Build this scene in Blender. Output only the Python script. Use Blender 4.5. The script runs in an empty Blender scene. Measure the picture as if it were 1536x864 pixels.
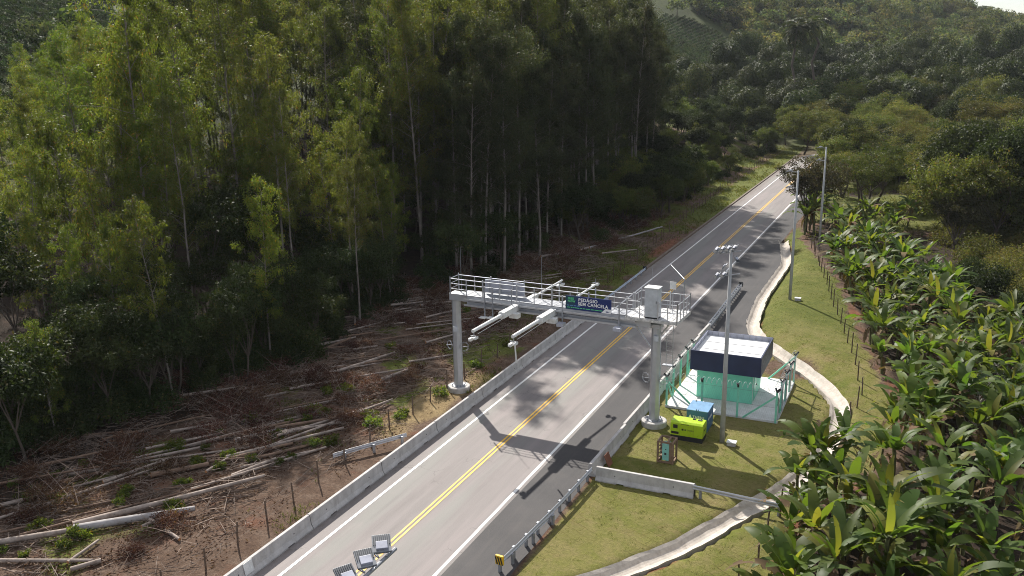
import bpy, bmesh, math, random
import numpy as np
from mathutils import Vector, Matrix

random.seed(7); RNG = np.random.default_rng(11)
SC = bpy.context.scene
COL = SC.collection
rad = math.radians

# ------------------------------------------------------------------ camera
CAMH = 24.547
FPX, PITCH, YAW, ROLL = 1329.36, rad(14.50037), rad(25.03582), rad(-0.87635)
def cam_basis():
    cy, sy, cp, sp = math.cos(YAW), math.sin(YAW), math.cos(PITCH), math.sin(PITCH)
    r0 = Vector((cy, sy, 0)); fw = Vector((-sy * cp, cy * cp, -sp)); u0 = Vector((-sy * sp, cy * sp, cp))
    r = r0 * math.cos(ROLL) + u0 * math.sin(ROLL); u = -r0 * math.sin(ROLL) + u0 * math.cos(ROLL)
    return r, u, fw
CR, CU, CF = cam_basis()
cd = bpy.data.cameras.new('camera'); cam = bpy.data.objects.new('camera', cd); COL.objects.link(cam)
m = Matrix.Identity(4)
for i in range(3):
    m[i][0], m[i][1], m[i][2] = CR[i], CU[i], -CF[i]
m[0][3], m[1][3], m[2][3] = 0, 0, CAMH
cam.matrix_world = m
cd.sensor_width = 36.0; cd.lens = FPX / 1536 * 36.0; cd.clip_start = 0.5; cd.clip_end = 9000
SC.camera = cam

# ------------------------------------------------------------------ terrain height
def sm(a, b, v):
    t = np.clip((v - a) / (b - a), 0, 1); return t * t * (3 - 2 * t)
def softplus(v, k):
    return np.where(v > 8 * k, v, k * np.log1p(np.exp(np.clip(v / k, -40, 8))))
def wob(x, y, s, seed=0.0):
    return (np.sin(x / s * 1.7 + seed) * np.cos(y / s * 1.3 + 1.7 * seed) + np.sin((x + y) / s * 2.9 + 2.1 + seed) * .5
            + np.sin((x * .6 - y) / s * 4.7 + seed * 3.1) * .3) / 1.8
CHAN = np.array([(-14.2, 34.2), (-12.1, 36.7), (-9.6, 40.6), (-7.5, 45.3), (-5.65, 49.2), (-4.3, 53.5), (-3.85, 58.4), (-3.8, 64.0),
                 (-5.6, 68.2), (-8.2, 71.8), (-10.5, 74.9), (-12.4, 78.3), (-13.35, 81.7), (-14.1, 91.5), (-14.1, 100.),
                 (-14.1, 109.1), (-15.6, 118.), (-16.5, 123.), (-17.2, 134.)])
def chan_x(y): return np.interp(y, CHAN[:, 1], CHAN[:, 0])
def road_shift(y): return .018 * np.maximum(0, y - 222) ** 2
def H(x, y):
    x = np.asarray(x, float); y = np.asarray(y, float)
    edge = np.interp(y, [0, 60, 95, 130, 200, 260], [-49, -47, -47, -40, -37, -38])
    s = edge - x
    z = .20 * softplus(s, 2.5)
    z = z + 3.2 * sm(0, 10, s) * sm(100, 130, y) * (1 - sm(205, 260, y))
    z = z + .095 * (softplus(y - 250, 8) - softplus(y - 420, 15))
    z = z + .05 * softplus(x - 14, 4) * sm(70, 130, y)
    z = np.where(z > 60, 60 + 60 * np.tanh((z - 60) / 60), z)
    D = np.hypot(x, y); az = np.degrees(np.arctan2(x, np.maximum(y, 1)))
    el = np.interp(az, [-30, -16.2, -11.6, -7.7, -4., -1., .05, 1.36, 2.36, 3.1, 4.0, 5.0, 12], [4.6, 4.9, 4.7, 4.2, 3.35, 2.6, 2.25, 1.85, 1.55, 1.3, 1.15, 1.15, 1.1])
    zr = CAMH + 780 * np.tan(np.radians(el)); t = sm(430, 800, D) * sm(60, 160, y)
    z = z * (1 - t) + np.maximum(z * .6, zr) * t
    z = z + 17 * np.exp(-(((x + 128) / 62) ** 2 + ((y - 515) / 60) ** 2))
    z = z + wob(x, y, 60., 1.3) * 2.5 * sm(260, 420, y) * (1 - .7 * sm(600, 760, D))
    z = z - .10 * np.maximum(0, D - 860)
    # lawn bank beside the channel
    cx = chan_x(y)
    z = z + .75 * sm(.6, 2.6, x - cx) * sm(66, 76, y) * (1 - sm(112, 124, y)) * (1 - sm(4, 12, x - cx) * .6)
    z = z - .9 * sm(8, 16, x - cx) * sm(50, 60, y) * (1 - sm(120, 150, y))
    # small bumps away from road
    off = np.maximum(sm(29.6, 33, -x), sm(-13, -8, x) * .35)
    z = z + off * (wob(x, y, 2.2) * .07 + wob(x, y, 6.5, 2.) * .13) * (1 - sm(260, 300, y))
    # channel trench
    d = np.abs(x - cx) * np.where((y > 34) & (y < 124), 1, 99)
    z = z - .62 * (1 - sm(.72, 1.0, d * np.where(y > 72, 1.3, 1.22)))
    # under the road and the concrete pad
    x0 = x; x = x - road_shift(y)
    road = (x > -29.7) & (x < np.where((y > 76) & (y < 124), cx - .5, -16.8)) & (y < 285)
    z = np.where(road, z - .06, z)
    return z
def Hs(x, y): return float(H(x, y))
def G(px, py, z=0.0):
    d = CR * (px - 768) - CU * (py - 432) + CF * FPX
    t = (z - CAMH) / d.z
    return Vector((d.x * t, d.y * t, z))
def GT(px, py, dmax=2500):
    """where the ray through a photo pixel meets the terrain"""
    d = CR * (px - 768) - CU * (py - 432) + CF * FPX; d.normalize()
    t = np.arange(25, dmax, .5); xs, ys, zs = d.x * t, d.y * t, CAMH + d.z * t
    hit = np.nonzero(zs < H(xs, ys))[0]
    if len(hit) == 0: return None
    i = hit[0]; return Vector((xs[i], ys[i], Hs(xs[i], ys[i])))
def pix(p):
    v = Vector((p[0], p[1], p[2] - CAMH)); c = v.dot(CF)
    if c < 1: return (-9999, -9999)
    return 768 + FPX * v.dot(CR) / c, 432 - FPX * v.dot(CU) / c

# ------------------------------------------------------------------ materials
def mat(name, rough=.6, spec=.4, metal=0.0):
    M = bpy.data.materials.new(name); M.use_nodes = True
    nt = M.node_tree; b = nt.nodes['Principled BSDF']
    b.inputs['Roughness'].default_value = rough; b.inputs['Metallic'].default_value = metal
    b.inputs['Specular IOR Level'].default_value = spec
    return M, nt, b
class N:
    def __init__(s, nt): s.nt = nt
    def new(s, t, **k):
        n = s.nt.nodes.new(t)
        for a, v in k.items(): setattr(n, a, v)
        return n
    def link(s, a, b): s.nt.links.new(a, b)
    def coord(s, which='Object', scale=(1, 1, 1), rot=(0, 0, 0)):
        t = s.new('ShaderNodeTexCoord'); mp = s.new('ShaderNodeMapping')
        mp.inputs['Scale'].default_value = scale; mp.inputs['Rotation'].default_value = rot
        s.link(t.outputs[which], mp.inputs['Vector']); return mp.outputs['Vector']
    def noise(s, vec, scale, detail=4, rough=.55, dist=0.):
        n = s.new('ShaderNodeTexNoise'); n.inputs['Scale'].default_value = scale
        n.inputs['Detail'].default_value = detail; n.inputs['Roughness'].default_value = rough
        n.inputs['Distortion'].default_value = dist
        s.link(vec, n.inputs['Vector']); return n.outputs['Fac']
    def ramp(s, fac, stops):
        r = s.new('ShaderNodeValToRGB'); e = r.color_ramp.elements
        while len(e) < len(stops): e.new(.5)
        for el, (p, c) in zip(e, stops):
            el.position = p; el.color = (*c, 1) if len(c) == 3 else c
        s.link(fac, r.inputs['Fac']); return r.outputs['Color']
    def mix(s, fac, a, b, mode='MIX'):
        n = s.new('ShaderNodeMix', data_type='RGBA', blend_type=mode)
        for inp, v in ((n.inputs[0], fac), (n.inputs[6], a), (n.inputs[7], b)):
            if hasattr(v, 'links') or hasattr(v, 'is_output'): s.link(v, inp)
            elif isinstance(v, (int, float)): inp.default_value = v
            else: inp.default_value = (*v, 1)
        return n.outputs[2]
    def math(s, op, a, b=None, clamp=False):
        n = s.new('ShaderNodeMath', operation=op, use_clamp=clamp)
        for i, v in enumerate((a, b)):
            if v is None: continue
            if isinstance(v, (int, float)): n.inputs[i].default_value = v
            else: s.link(v, n.inputs[i])
        return n.outputs[0]
    def mapr(s, v, a, b, c=0., d=1.):
        n = s.new('ShaderNodeMapRange'); s.link(v, n.inputs[0])
        for i, q in enumerate((a, b, c, d)): n.inputs[i + 1].default_value = q
        return n.outputs[0]
    def bump(s, h, bsdf, strength=.3, dist=.05):
        n = s.new('ShaderNodeBump'); n.inputs['Strength'].default_value = strength; n.inputs['Distance'].default_value = dist
        s.link(h, n.inputs['Height']); s.link(n.outputs[0], bsdf.inputs['Normal'])
def g3(c, k): return tuple(min(1, v * k) for v in c)
def simple(name, col, rough=.5, metal=0., spec=.4, var=.18, scale=3., bump=0., dirt=None, dirtamt=.5):
    """one colour broken up by wear, streaks and grime"""
    M, nt, b = mat(name, rough, spec, metal); n = N(nt)
    v = n.coord('Object'); f = n.noise(v, scale, 6, .62)
    c = n.ramp(f, [(.3, g3(col, 1 - var)), (.5, col), (.7, g3(col, 1 + var))])
    if dirt:
        v2 = n.coord('Object', (1, 1, .35)); f2 = n.noise(v2, scale * 1.7, 8, .7)
        c = n.mix(n.mapr(f2, .5, .75, 0, dirtamt), c, dirt)
    n.link(c, b.inputs['Base Color'])
    n.link(n.mapr(n.noise(v, scale * 4, 3), .3, .7, max(0.05, rough - .12), min(1, rough + .12)), b.inputs['Roughness'])
    if bump: n.bump(n.noise(v, scale * 9, 5), b, bump, .02)
    return M
def leafmat(name, a, c, d=None, dfrac=.06, trans=.45, rough=.55, tcol=1.5, spec=.22, objvar=.3, tint=False):
    """leaf: two greens by leaf, a fraction of odd leaves, light passing through"""
    M, nt, b = mat(name, rough, spec); n = N(nt)
    geo = n.new('ShaderNodeNewGeometry'); oi = n.new('ShaderNodeObjectInfo')
    r = geo.outputs['Random Per Island']
    col = n.mix(r, a, c)
    if d:
        hit = n.math('GREATER_THAN', n.math('FRACT', n.math('MULTIPLY', r, 37.7)), 1 - dfrac)
        col = n.mix(hit, col, d)
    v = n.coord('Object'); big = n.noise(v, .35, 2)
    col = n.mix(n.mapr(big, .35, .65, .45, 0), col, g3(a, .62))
    hs = n.new('ShaderNodeHueSaturation'); n.link(col, hs.inputs['Color'])
    n.link(n.mapr(oi.outputs['Random'], 0, 1, 1 - objvar, 1 + objvar), hs.inputs['Value'])
    n.link(n.mapr(n.math('FRACT', n.math('MULTIPLY', oi.outputs['Random'], 17.3)), 0, 1, .475, .515), hs.inputs['Hue'])
    col = hs.outputs['Color']
    if tint:
        ta = n.new('ShaderNodeAttribute', attribute_name='tint', attribute_type='GEOMETRY'); col = n.mix(1., col, ta.outputs['Color'], 'MULTIPLY')
    n.link(col, b.inputs['Base Color'])
    tr = n.new('ShaderNodeBsdfTranslucent'); tc = n.mix(1., col, (tcol, tcol * 1.02, tcol * .45), 'MULTIPLY')
    n.link(tc, tr.inputs['Color'])
    ms = n.new('ShaderNodeMixShader'); ms.inputs[0].default_value = trans
    out = nt.nodes['Material Output']
    n.link(b.outputs[0], ms.inputs[1]); n.link(tr.outputs[0], ms.inputs[2]); n.link(ms.outputs[0], out.inputs['Surface'])
    return M

def road_material(name, dark=False):
    M, nt, b = mat(name, .78, .3); n = N(nt)
    v = n.coord('Object'); st = n.coord('Object', (1, .06, 1))
    if dark:
        c = n.ramp(n.noise(v, .35, 6, .65), [(.3, (.028, .026, .028)), (.55, (.038, .035, .037)), (.75, (.052, .047, .047))])
        c = n.mix(n.mapr(n.noise(st, 2.2, 4), .5, .8, 0, .45), c, (.085, .075, .070))
        c = n.mix(n.mapr(n.noise(v, .16, 5, .6), .55, .8, 0, .5), c, (.11, .092, .082))
    else:
        c = n.ramp(n.noise(st, 1.1, 5, .6), [(.28, (.140, .121, .115)), (.5, (.182, .159, .153)), (.72, (.232, .193, .188))])
        c = n.mix(n.mapr(n.noise(st, .55, 3, .5), .5, .62, 0, .6), c, (.175, .180, .160))
        c = n.mix(n.mapr(n.noise(n.coord('Object', (1, .3, 1)), .45, 5, .65), .52, .7, 0, .5), c, (.255, .212, .205))
        c = n.mix(n.mapr(n.noise(v, .23, 6, .65), .55, .8, 0, .4), c, (.225, .196, .190))
        c = n.mix(n.mapr(n.noise(v, 1.6, 8, .75), .6, .8, 0, .35), c, (.115, .105, .10))
        sx = n.new('ShaderNodeSeparateXYZ'); n.link(v, sx.inputs[0])
        edge = n.mapr(sx.outputs[0], -27.6, -28.5, 0, 1)
        f = n.math('MULTIPLY', edge, n.mapr(n.noise(v, 1.8, 6, .7), .35, .6, 0, .8))
        c = n.mix(f, c, (.115, .082, .062))
        edge2 = n.mapr(sx.outputs[0], -19.86, -19.62, 0, 1)
        c = n.mix(n.math('MULTIPLY', edge2, n.mapr(n.noise(v, 3.5, 4), .4, .6, .3, 1)), c, (.07, .064, .062))
    # dark oil and tyre streaks along the lanes
    oil = n.math('MULTIPLY', n.mapr(n.noise(n.coord('Object', (1.3, .05, 1)), 1.9, 4, .6), .55, .72, 0, .55), n.mapr(n.noise(v, .12, 3), .4, .6, .2, 1))
    c = n.mix(oil, c, g3((.20, .18, .172), .3 if dark else .55))
    # aggregate speckle
    c = n.mix(n.mapr(n.noise(v, 26, 3, .8), .35, .65, .0, .35), c, g3((.20, .19, .18), .5 if dark else 1.45))
    # tar crack lines
    vo = n.new('ShaderNodeTexVoronoi', feature='DISTANCE_TO_EDGE'); vo.inputs['Scale'].default_value = .32
    wv = n.new('ShaderNodeVectorMath', operation='ADD'); nn = n.new('ShaderNodeTexNoise'); nn.inputs['Scale'].default_value = 1.5
    n.link(v, nn.inputs['Vector']); n.link(v, wv.inputs[0]); n.link(nn.outputs['Color'], wv.inputs[1]); n.link(wv.outputs[0], vo.inputs['Vector'])
    cr = n.math('MULTIPLY', n.mapr(vo.outputs['Distance'], .0, .012, 1, 0), n.mapr(n.noise(v, .22, 2), .56, .64, 0, .55))
    c = n.mix(cr, c, (.06, .055, .05))
    n.link(c, b.inputs['Base Color']); n.bump(n.noise(v, 40, 3), b, .25, .01)
    return M
def paint_material(name, col):
    M, nt, b = mat(name, .6, .35); n = N(nt); v = n.coord('Object')
    c = n.mix(n.mapr(n.noise(v, 5, 8, .75), .56, .72, 0, .55), col, g3(col, .45))
    c = n.mix(n.mapr(n.noise(v, .5, 3), .45, .75, 0, .3), c, (.35, .30, .27))
    n.link(c, b.inputs['Base Color']); return M
def ground_material():
    M, nt, b = mat('ground_soil_and_grass', .95, .15); n = N(nt)
    v = n.coord('Object')
    at = n.new('ShaderNodeAttribute', attribute_name='mask', attribute_type='GEOMETRY')
    sp = n.new('ShaderNodeSeparateColor'); n.link(at.outputs['Color'], sp.inputs[0])
    fine = n.noise(v, 5.5, 8, .75); med = n.noise(v, .9, 6, .65); big = n.noise(v, .17, 4, .6); tiny = n.noise(v, 22, 4, .8)
    # dry soil
    soil = n.ramp(med, [(.25, (.078, .046, .032)), (.48, (.155, .099, .068)), (.62, (.205, .142, .104)), (.8, (.25, .18, .136))])
    soil = n.mix(n.mapr(fine, .38, .62, .65, 0), soil, (.055, .036, .026))
    soil = n.mix(n.mapr(n.noise(v, .33, 5, .6), .56, .68, 0, .7), soil, (.17, .075, .045))
    # lawn
    gr = n.ramp(big, [(.30, (.132, .150, .026)), (.5, (.192, .188, .046)), (.68, (.262, .220, .084))])
    gr = n.mix(n.mapr(med, .44, .64, 0, .6), gr, (.29, .225, .108))
    gr = n.mix(n.mapr(n.noise(v, .42, 6, .7), .54, .68, 0, .6), gr, (.26, .19, .09))
    gr = n.mix(n.mapr(fine, .35, .62, .5, 0), gr, (.075, .088, .018))
    gr = n.mix(n.mapr(tiny, .55, .75, 0, .4), gr, (.25, .20, .10))
    # turf laid in sods: seams
    br = n.new('ShaderNodeTexBrick'); br.inputs['Scale'].default_value = 1.; br.inputs['Mortar Size'].default_value = .022
    br.inputs['Brick Width'].default_value = 1.25; br.inputs['Row Height'].default_value = .62
    br.inputs['Color1'].default_value = (1, 1, 1, 1); br.inputs['Color2'].default_value = (.78, .8, .74, 1); br.inputs['Mortar'].default_value = (.45, .40, .3, 1)
    rv = n.coord('Object', (1, 1, 1), (0, 0, rad(28)))
    wv = n.new('ShaderNodeVectorMath', operation='ADD'); nn = n.new('ShaderNodeTexNoise'); nn.inputs['Scale'].default_value = .8
    sc = n.new('ShaderNodeVectorMath', operation='SCALE'); sc.inputs['Scale'].default_value = .5
    n.link(v, nn.inputs['Vector']); n.link(nn.outputs['Color'], sc.inputs[0]); n.link(rv, wv.inputs[0]); n.link(sc.outputs[0], wv.inputs[1]); n.link(wv.outputs[0], br.inputs['Vector'])
    seam = n.mapr(n.noise(v, .25, 3), .42, .6, 0, .75)
    gr = n.mix(seam, gr, n.mix(1., gr, br.outputs['Color'], 'MULTIPLY'))
    # rich green (mask alpha stored in the green channel of the second attribute)
    at2 = n.new('ShaderNodeAttribute', attribute_name='mask2', attribute_type='GEOMETRY')
    sp2 = n.new('ShaderNodeSeparateColor'); n.link(at2.outputs['Color'], sp2.inputs[0])
    rich = n.ramp(med, [(.3, (.085, .110, .016)), (.6, (.145, .165, .026)), (.8, (.21, .20, .048))])
    rich = n.mix(n.mapr(fine, .4, .62, .6, 0), rich, (.03, .038, .010))
    gr = n.mix(n.math('MULTIPLY', sp2.outputs[0], n.mapr(big, .3, .6, 1, .8)), gr, rich)
    litter = n.ramp(med, [(.3, (.020, .015, .010)), (.55, (.050, .032, .022)), (.75, (.090, .060, .042))])
    litter = n.mix(n.mapr(fine, .4, .6, .6, 0), litter, (.014, .011, .008))
    red = n.ramp(med, [(.3, (.13, .052, .030)), (.7, (.26, .115, .066))])
    hill = n.ramp(n.noise(v, .022, 6, .65), [(.3, (.032, .042, .016)), (.5, (.065, .078, .024)), (.7, (.125, .120, .040))])
    hill = n.mix(n.mapr(med, .4, .6, .6, 0), hill, (.028, .036, .014))
    def soft(x): return n.mapr(n.math('ADD', x, n.math('MULTIPLY', n.math('SUBTRACT', fine, .5), .9)), .35, .65, 0, 1)
    c = n.mix(soft(sp.outputs[0]), soil, gr)
    c = n.mix(soft(sp.outputs[2]), c, litter)
    c = n.mix(soft(sp.outputs[1]), c, red)
    straw = n.ramp(med, [(.3, (.22, .155, .075)), (.6, (.33, .245, .125)), (.8, (.40, .31, .18))])
    straw = n.mix(n.mapr(fine, .4, .6, .45, 0), straw, (.13, .085, .045))
    c = n.mix(soft(sp2.outputs[2]), c, straw)
    c = n.mix(sp2.outputs[1], c, hill)
    n.link(c, b.inputs['Base Color'])
    hh = n.math('ADD', n.math('MULTIPLY', fine, 1.), n.math('MULTIPLY', tiny, .5))
    n.bump(hh, b, .9, .12)
    return M

MT = {}
MT['road'] = road_material('worn_grey_asphalt'); MT['dark'] = road_material('dark_new_asphalt', True)
MT['white'] = paint_material('white_road_paint', (.72, .71, .69)); MT['yellow'] = paint_material('yellow_road_paint', (.68, .40, .045))
MT['ground'] = ground_material()
MT['conc'] = simple('cast_concrete', (.42, .40, .385), .85, bump=.25, dirt=(.20, .175, .15), dirtamt=.5, scale=1.6)
MT['conc2'] = simple('rough_channel_concrete', (.44, .395, .345), .9, bump=.4, dirt=(.22, .17, .13), dirtamt=.6, scale=2.2)
MT['pad'] = simple('pale_pad_concrete', (.60, .595, .585), .85, bump=.1, dirt=(.42, .38, .34), dirtamt=.4, scale=.8)
MT['galv'] = simple('galvanised_steel', (.45, .46, .485), .42, metal=.5, dirt=(.40, .39, .37), dirtamt=.25, scale=2.5, var=.08)
MT['galvd'] = simple('dull_galvanised_steel', (.30, .31, .335), .5, metal=.5, scale=2.5)
MT['steelblue'] = simple('bluish_guardrail_steel', (.40, .46, .54), .38, metal=.6, scale=1.5, dirt=(.25, .23, .21), dirtamt=.3)
MT['wht'] = simple('white_painted_steel', (.62, .62, .61), .45, dirt=(.5, .46, .42), dirtamt=.3)
MT['grey'] = simple('grey_cabinet_paint', (.46, .48, .51), .4, scale=2)
MT['panel'] = simple('panel_back_grey', (.36, .37, .43), .5, scale=2)
MT['black'] = simple('black_rubber', (.018, .018, .02), .55)
MT['mint'] = simple('mint_green_wall_paint', (.20, .64, .46), .6, scale=1.2, var=.06, dirt=(.12, .37, .27), dirtamt=.35)
MT['mintpost'] = simple('mint_green_post_paint', (.20, .56, .41), .6, scale=3, dirt=(.3, .42, .36), dirtamt=.4)
MT['navy'] = simple('navy_fascia', (.024, .031, .075), .45, scale=1.)
MT['roof'] = simple('pale_grey_roof', (.60, .60, .60), .7, scale=1.2, dirt=(.42, .40, .38), dirtamt=.5)
MT['lime'] = simple('lime_generator_paint', (.36, .52, .018), .35, scale=1.5, var=.05, dirt=(.26, .33, .03), dirtamt=.3)
MT['blue'] = simple('blue_box_paint', (.030, .110, .235), .4, scale=1.5, dirt=(.06, .12, .2), dirtamt=.4)
MT['bluetop'] = simple('blue_box_top', (.15, .28, .44), .45, scale=1.5)
MT['sign'] = simple('navy_sign_vinyl', (.010, .026, .125), .35, var=.05, scale=.6)
MT['signtxt'] = simple('white_sign_lettering', (.78, .78, .8), .5, var=.02)
MT['signgreen'] = simple('green_sign_lettering', (.10, .50, .22), .5, var=.05)
MT['signblue'] = simple('pale_blue_sign_lettering', (.10, .22, .42), .5, var=.05)
MT['wood'] = simple('weathered_post_wood', (.115, .078, .055), .9, bump=.4, scale=5)
MT['crate'] = simple('crate_wood', (.18, .115, .075), .85, bump=.3, scale=4)
MT['teal'] = simple('pale_teal_device', (.22, .50, .43), .45, scale=3)
MT['rust'] = simple('rusty_plate', (.16, .062, .035), .85, bump=.3, scale=4)
MT['haz'] = simple('hazard_yellow', (.70, .42, .02), .5)
MT['wire'] = simple('fence_wire', (.16, .15, .14), .7)
MT['log'] = simple('pale_grey_log_bark', (.285, .232, .198), .9, bump=.6, scale=2., var=.3, dirt=(.13, .085, .06), dirtamt=.8)
MT['logcool'] = simple('smooth_silver_log_bark', (.31, .29, .285), .85, bump=.25, scale=1.6, var=.2, dirt=(.2, .15, .12), dirtamt=.6)
MT['logbr'] = simple('brown_log_bark', (.165, .105, .072), .9, bump=.5, scale=2., var=.3, dirt=(.07, .045, .03), dirtamt=.7)
MT['cut'] = simple('fresh_cut_wood', (.42, .20, .085), .8, scale=6)
MT['twig'] = simple('dead_twigs', (.20, .15, .12), .9, var=.45, scale=1.2)
MT['bark'] = simple('pale_eucalyptus_bark', (.17, .145, .125), .85, bump=.3, scale=1.2, var=.35, dirt=(.085, .06, .045), dirtamt=.8)
MT['barkd'] = simple('dark_tree_bark', (.075, .058, .045), .9, bump=.4, scale=2., var=.3)
MT['barkg'] = simple('bleached_bare_wood', (.34, .31, .29), .9, scale=2., var=.25)
MT['bstem'] = simple('banana_stem', (.11, .115, .045), .7, scale=3., var=.3, dirt=(.10, .065, .04), dirtamt=.9)
MT['lamp'] = simple('floodlight_housing', (.20, .21, .23), .5, metal=0., scale=4)
MT['fin'] = simple('dark_cooling_fin', (.055, .06, .068), .6, scale=4)
MT['lampglass'] = simple('floodlight_glass', (.55, .57, .6), .15, var=.03)
# leaves
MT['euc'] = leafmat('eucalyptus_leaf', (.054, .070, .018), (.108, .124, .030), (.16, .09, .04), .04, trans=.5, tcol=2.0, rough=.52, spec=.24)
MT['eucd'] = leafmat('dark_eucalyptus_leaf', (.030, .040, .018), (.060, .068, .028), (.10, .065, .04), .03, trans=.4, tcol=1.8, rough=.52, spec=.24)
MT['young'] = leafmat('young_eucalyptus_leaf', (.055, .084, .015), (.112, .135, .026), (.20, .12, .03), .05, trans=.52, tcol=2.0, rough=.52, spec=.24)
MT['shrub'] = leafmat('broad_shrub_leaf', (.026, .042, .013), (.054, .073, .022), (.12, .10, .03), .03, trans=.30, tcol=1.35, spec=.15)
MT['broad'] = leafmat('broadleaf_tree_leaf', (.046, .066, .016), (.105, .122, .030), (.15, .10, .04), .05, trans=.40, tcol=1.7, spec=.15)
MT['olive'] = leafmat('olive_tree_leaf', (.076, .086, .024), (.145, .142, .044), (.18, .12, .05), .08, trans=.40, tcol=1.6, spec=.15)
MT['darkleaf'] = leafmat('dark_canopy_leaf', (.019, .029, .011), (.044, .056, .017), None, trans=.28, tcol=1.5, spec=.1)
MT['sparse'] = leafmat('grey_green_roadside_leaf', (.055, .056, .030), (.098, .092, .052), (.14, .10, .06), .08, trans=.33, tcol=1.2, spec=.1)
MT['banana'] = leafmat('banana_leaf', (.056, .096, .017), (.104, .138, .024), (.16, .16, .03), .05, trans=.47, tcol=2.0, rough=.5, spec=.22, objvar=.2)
MT['bananadead'] = leafmat('dry_banana_leaf', (.10, .068, .038), (.20, .145, .085), None, trans=.2, tcol=1.1, rough=.8, spec=.1)
MT['brush'] = leafmat('dead_reddish_leaf', (.070, .034, .024), (.150, .078, .054), (.21, .13, .09), .15, trans=.25, tcol=1.1, rough=.8, spec=.1)
MT['grass'] = leafmat('grass_blade', (.060, .085, .016), (.125, .140, .030), (.20, .16, .07), .12, trans=.4, tcol=1.4, rough=.6)
MT['palm'] = leafmat('palm_leaf', (.030, .042, .014), (.062, .075, .022), (.13, .11, .04), .08, trans=.3, tcol=1.3)
MT['farleaf'] = leafmat('far_forest_leaf', (.044, .064, .034), (.102, .120, .056), (.14, .12, .065), .05, trans=.42, tcol=1.6, objvar=.1, spec=.03, tint=True)
MT['coffee'] = leafmat('coffee_bush_leaf', (.022, .042, .018), (.045, .070, .026), None, trans=.25, tcol=1.3, spec=.03, tint=True)
MT['midleaf'] = leafmat('mid_hill_leaf', (.026, .040, .013), (.062, .078, .024), (.11, .09, .04), .03, trans=.3, tcol=1.5, spec=.08)
# ------------------------------------------------------------------ object helpers
def tag(o, label=None, cat=None, group=None, kind=None):
    if label: o['label'] = label
    if cat: o['category'] = cat
    if group: o['group'] = group
    if kind: o['kind'] = kind
    return o
def empty(name, loc, label, cat, group=None, rz=0):
    o = bpy.data.objects.new(name, None); COL.objects.link(o); o.location = loc; o.rotation_euler.z = rz
    o.empty_display_size = .2
    return tag(o, label, cat, group)
def link_mesh(name, me, parent=None):
    o = bpy.data.objects.new(name, me); COL.objects.link(o)
    if parent: o.parent = parent
    return o
def origin_of(p):
    v = Vector((0, 0, 0))
    while p: v += p.location; p = p.parent
    return v
def children(o): return list(o.children)
def copy_tree(o, loc=None, rz=None, sc=None, label=None, group=None, parent=None):
    c = o.copy(); COL.objects.link(c); c.parent = parent
    if loc is not None: c.location = loc
    if rz is not None: c.rotation_euler.z = rz
    if sc is not None: c.scale = (sc, sc, sc)
    if label: c['label'] = label
    if group: c['group'] = group
    for ch in children(o): copy_tree(ch, parent=c)
    return c

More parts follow.
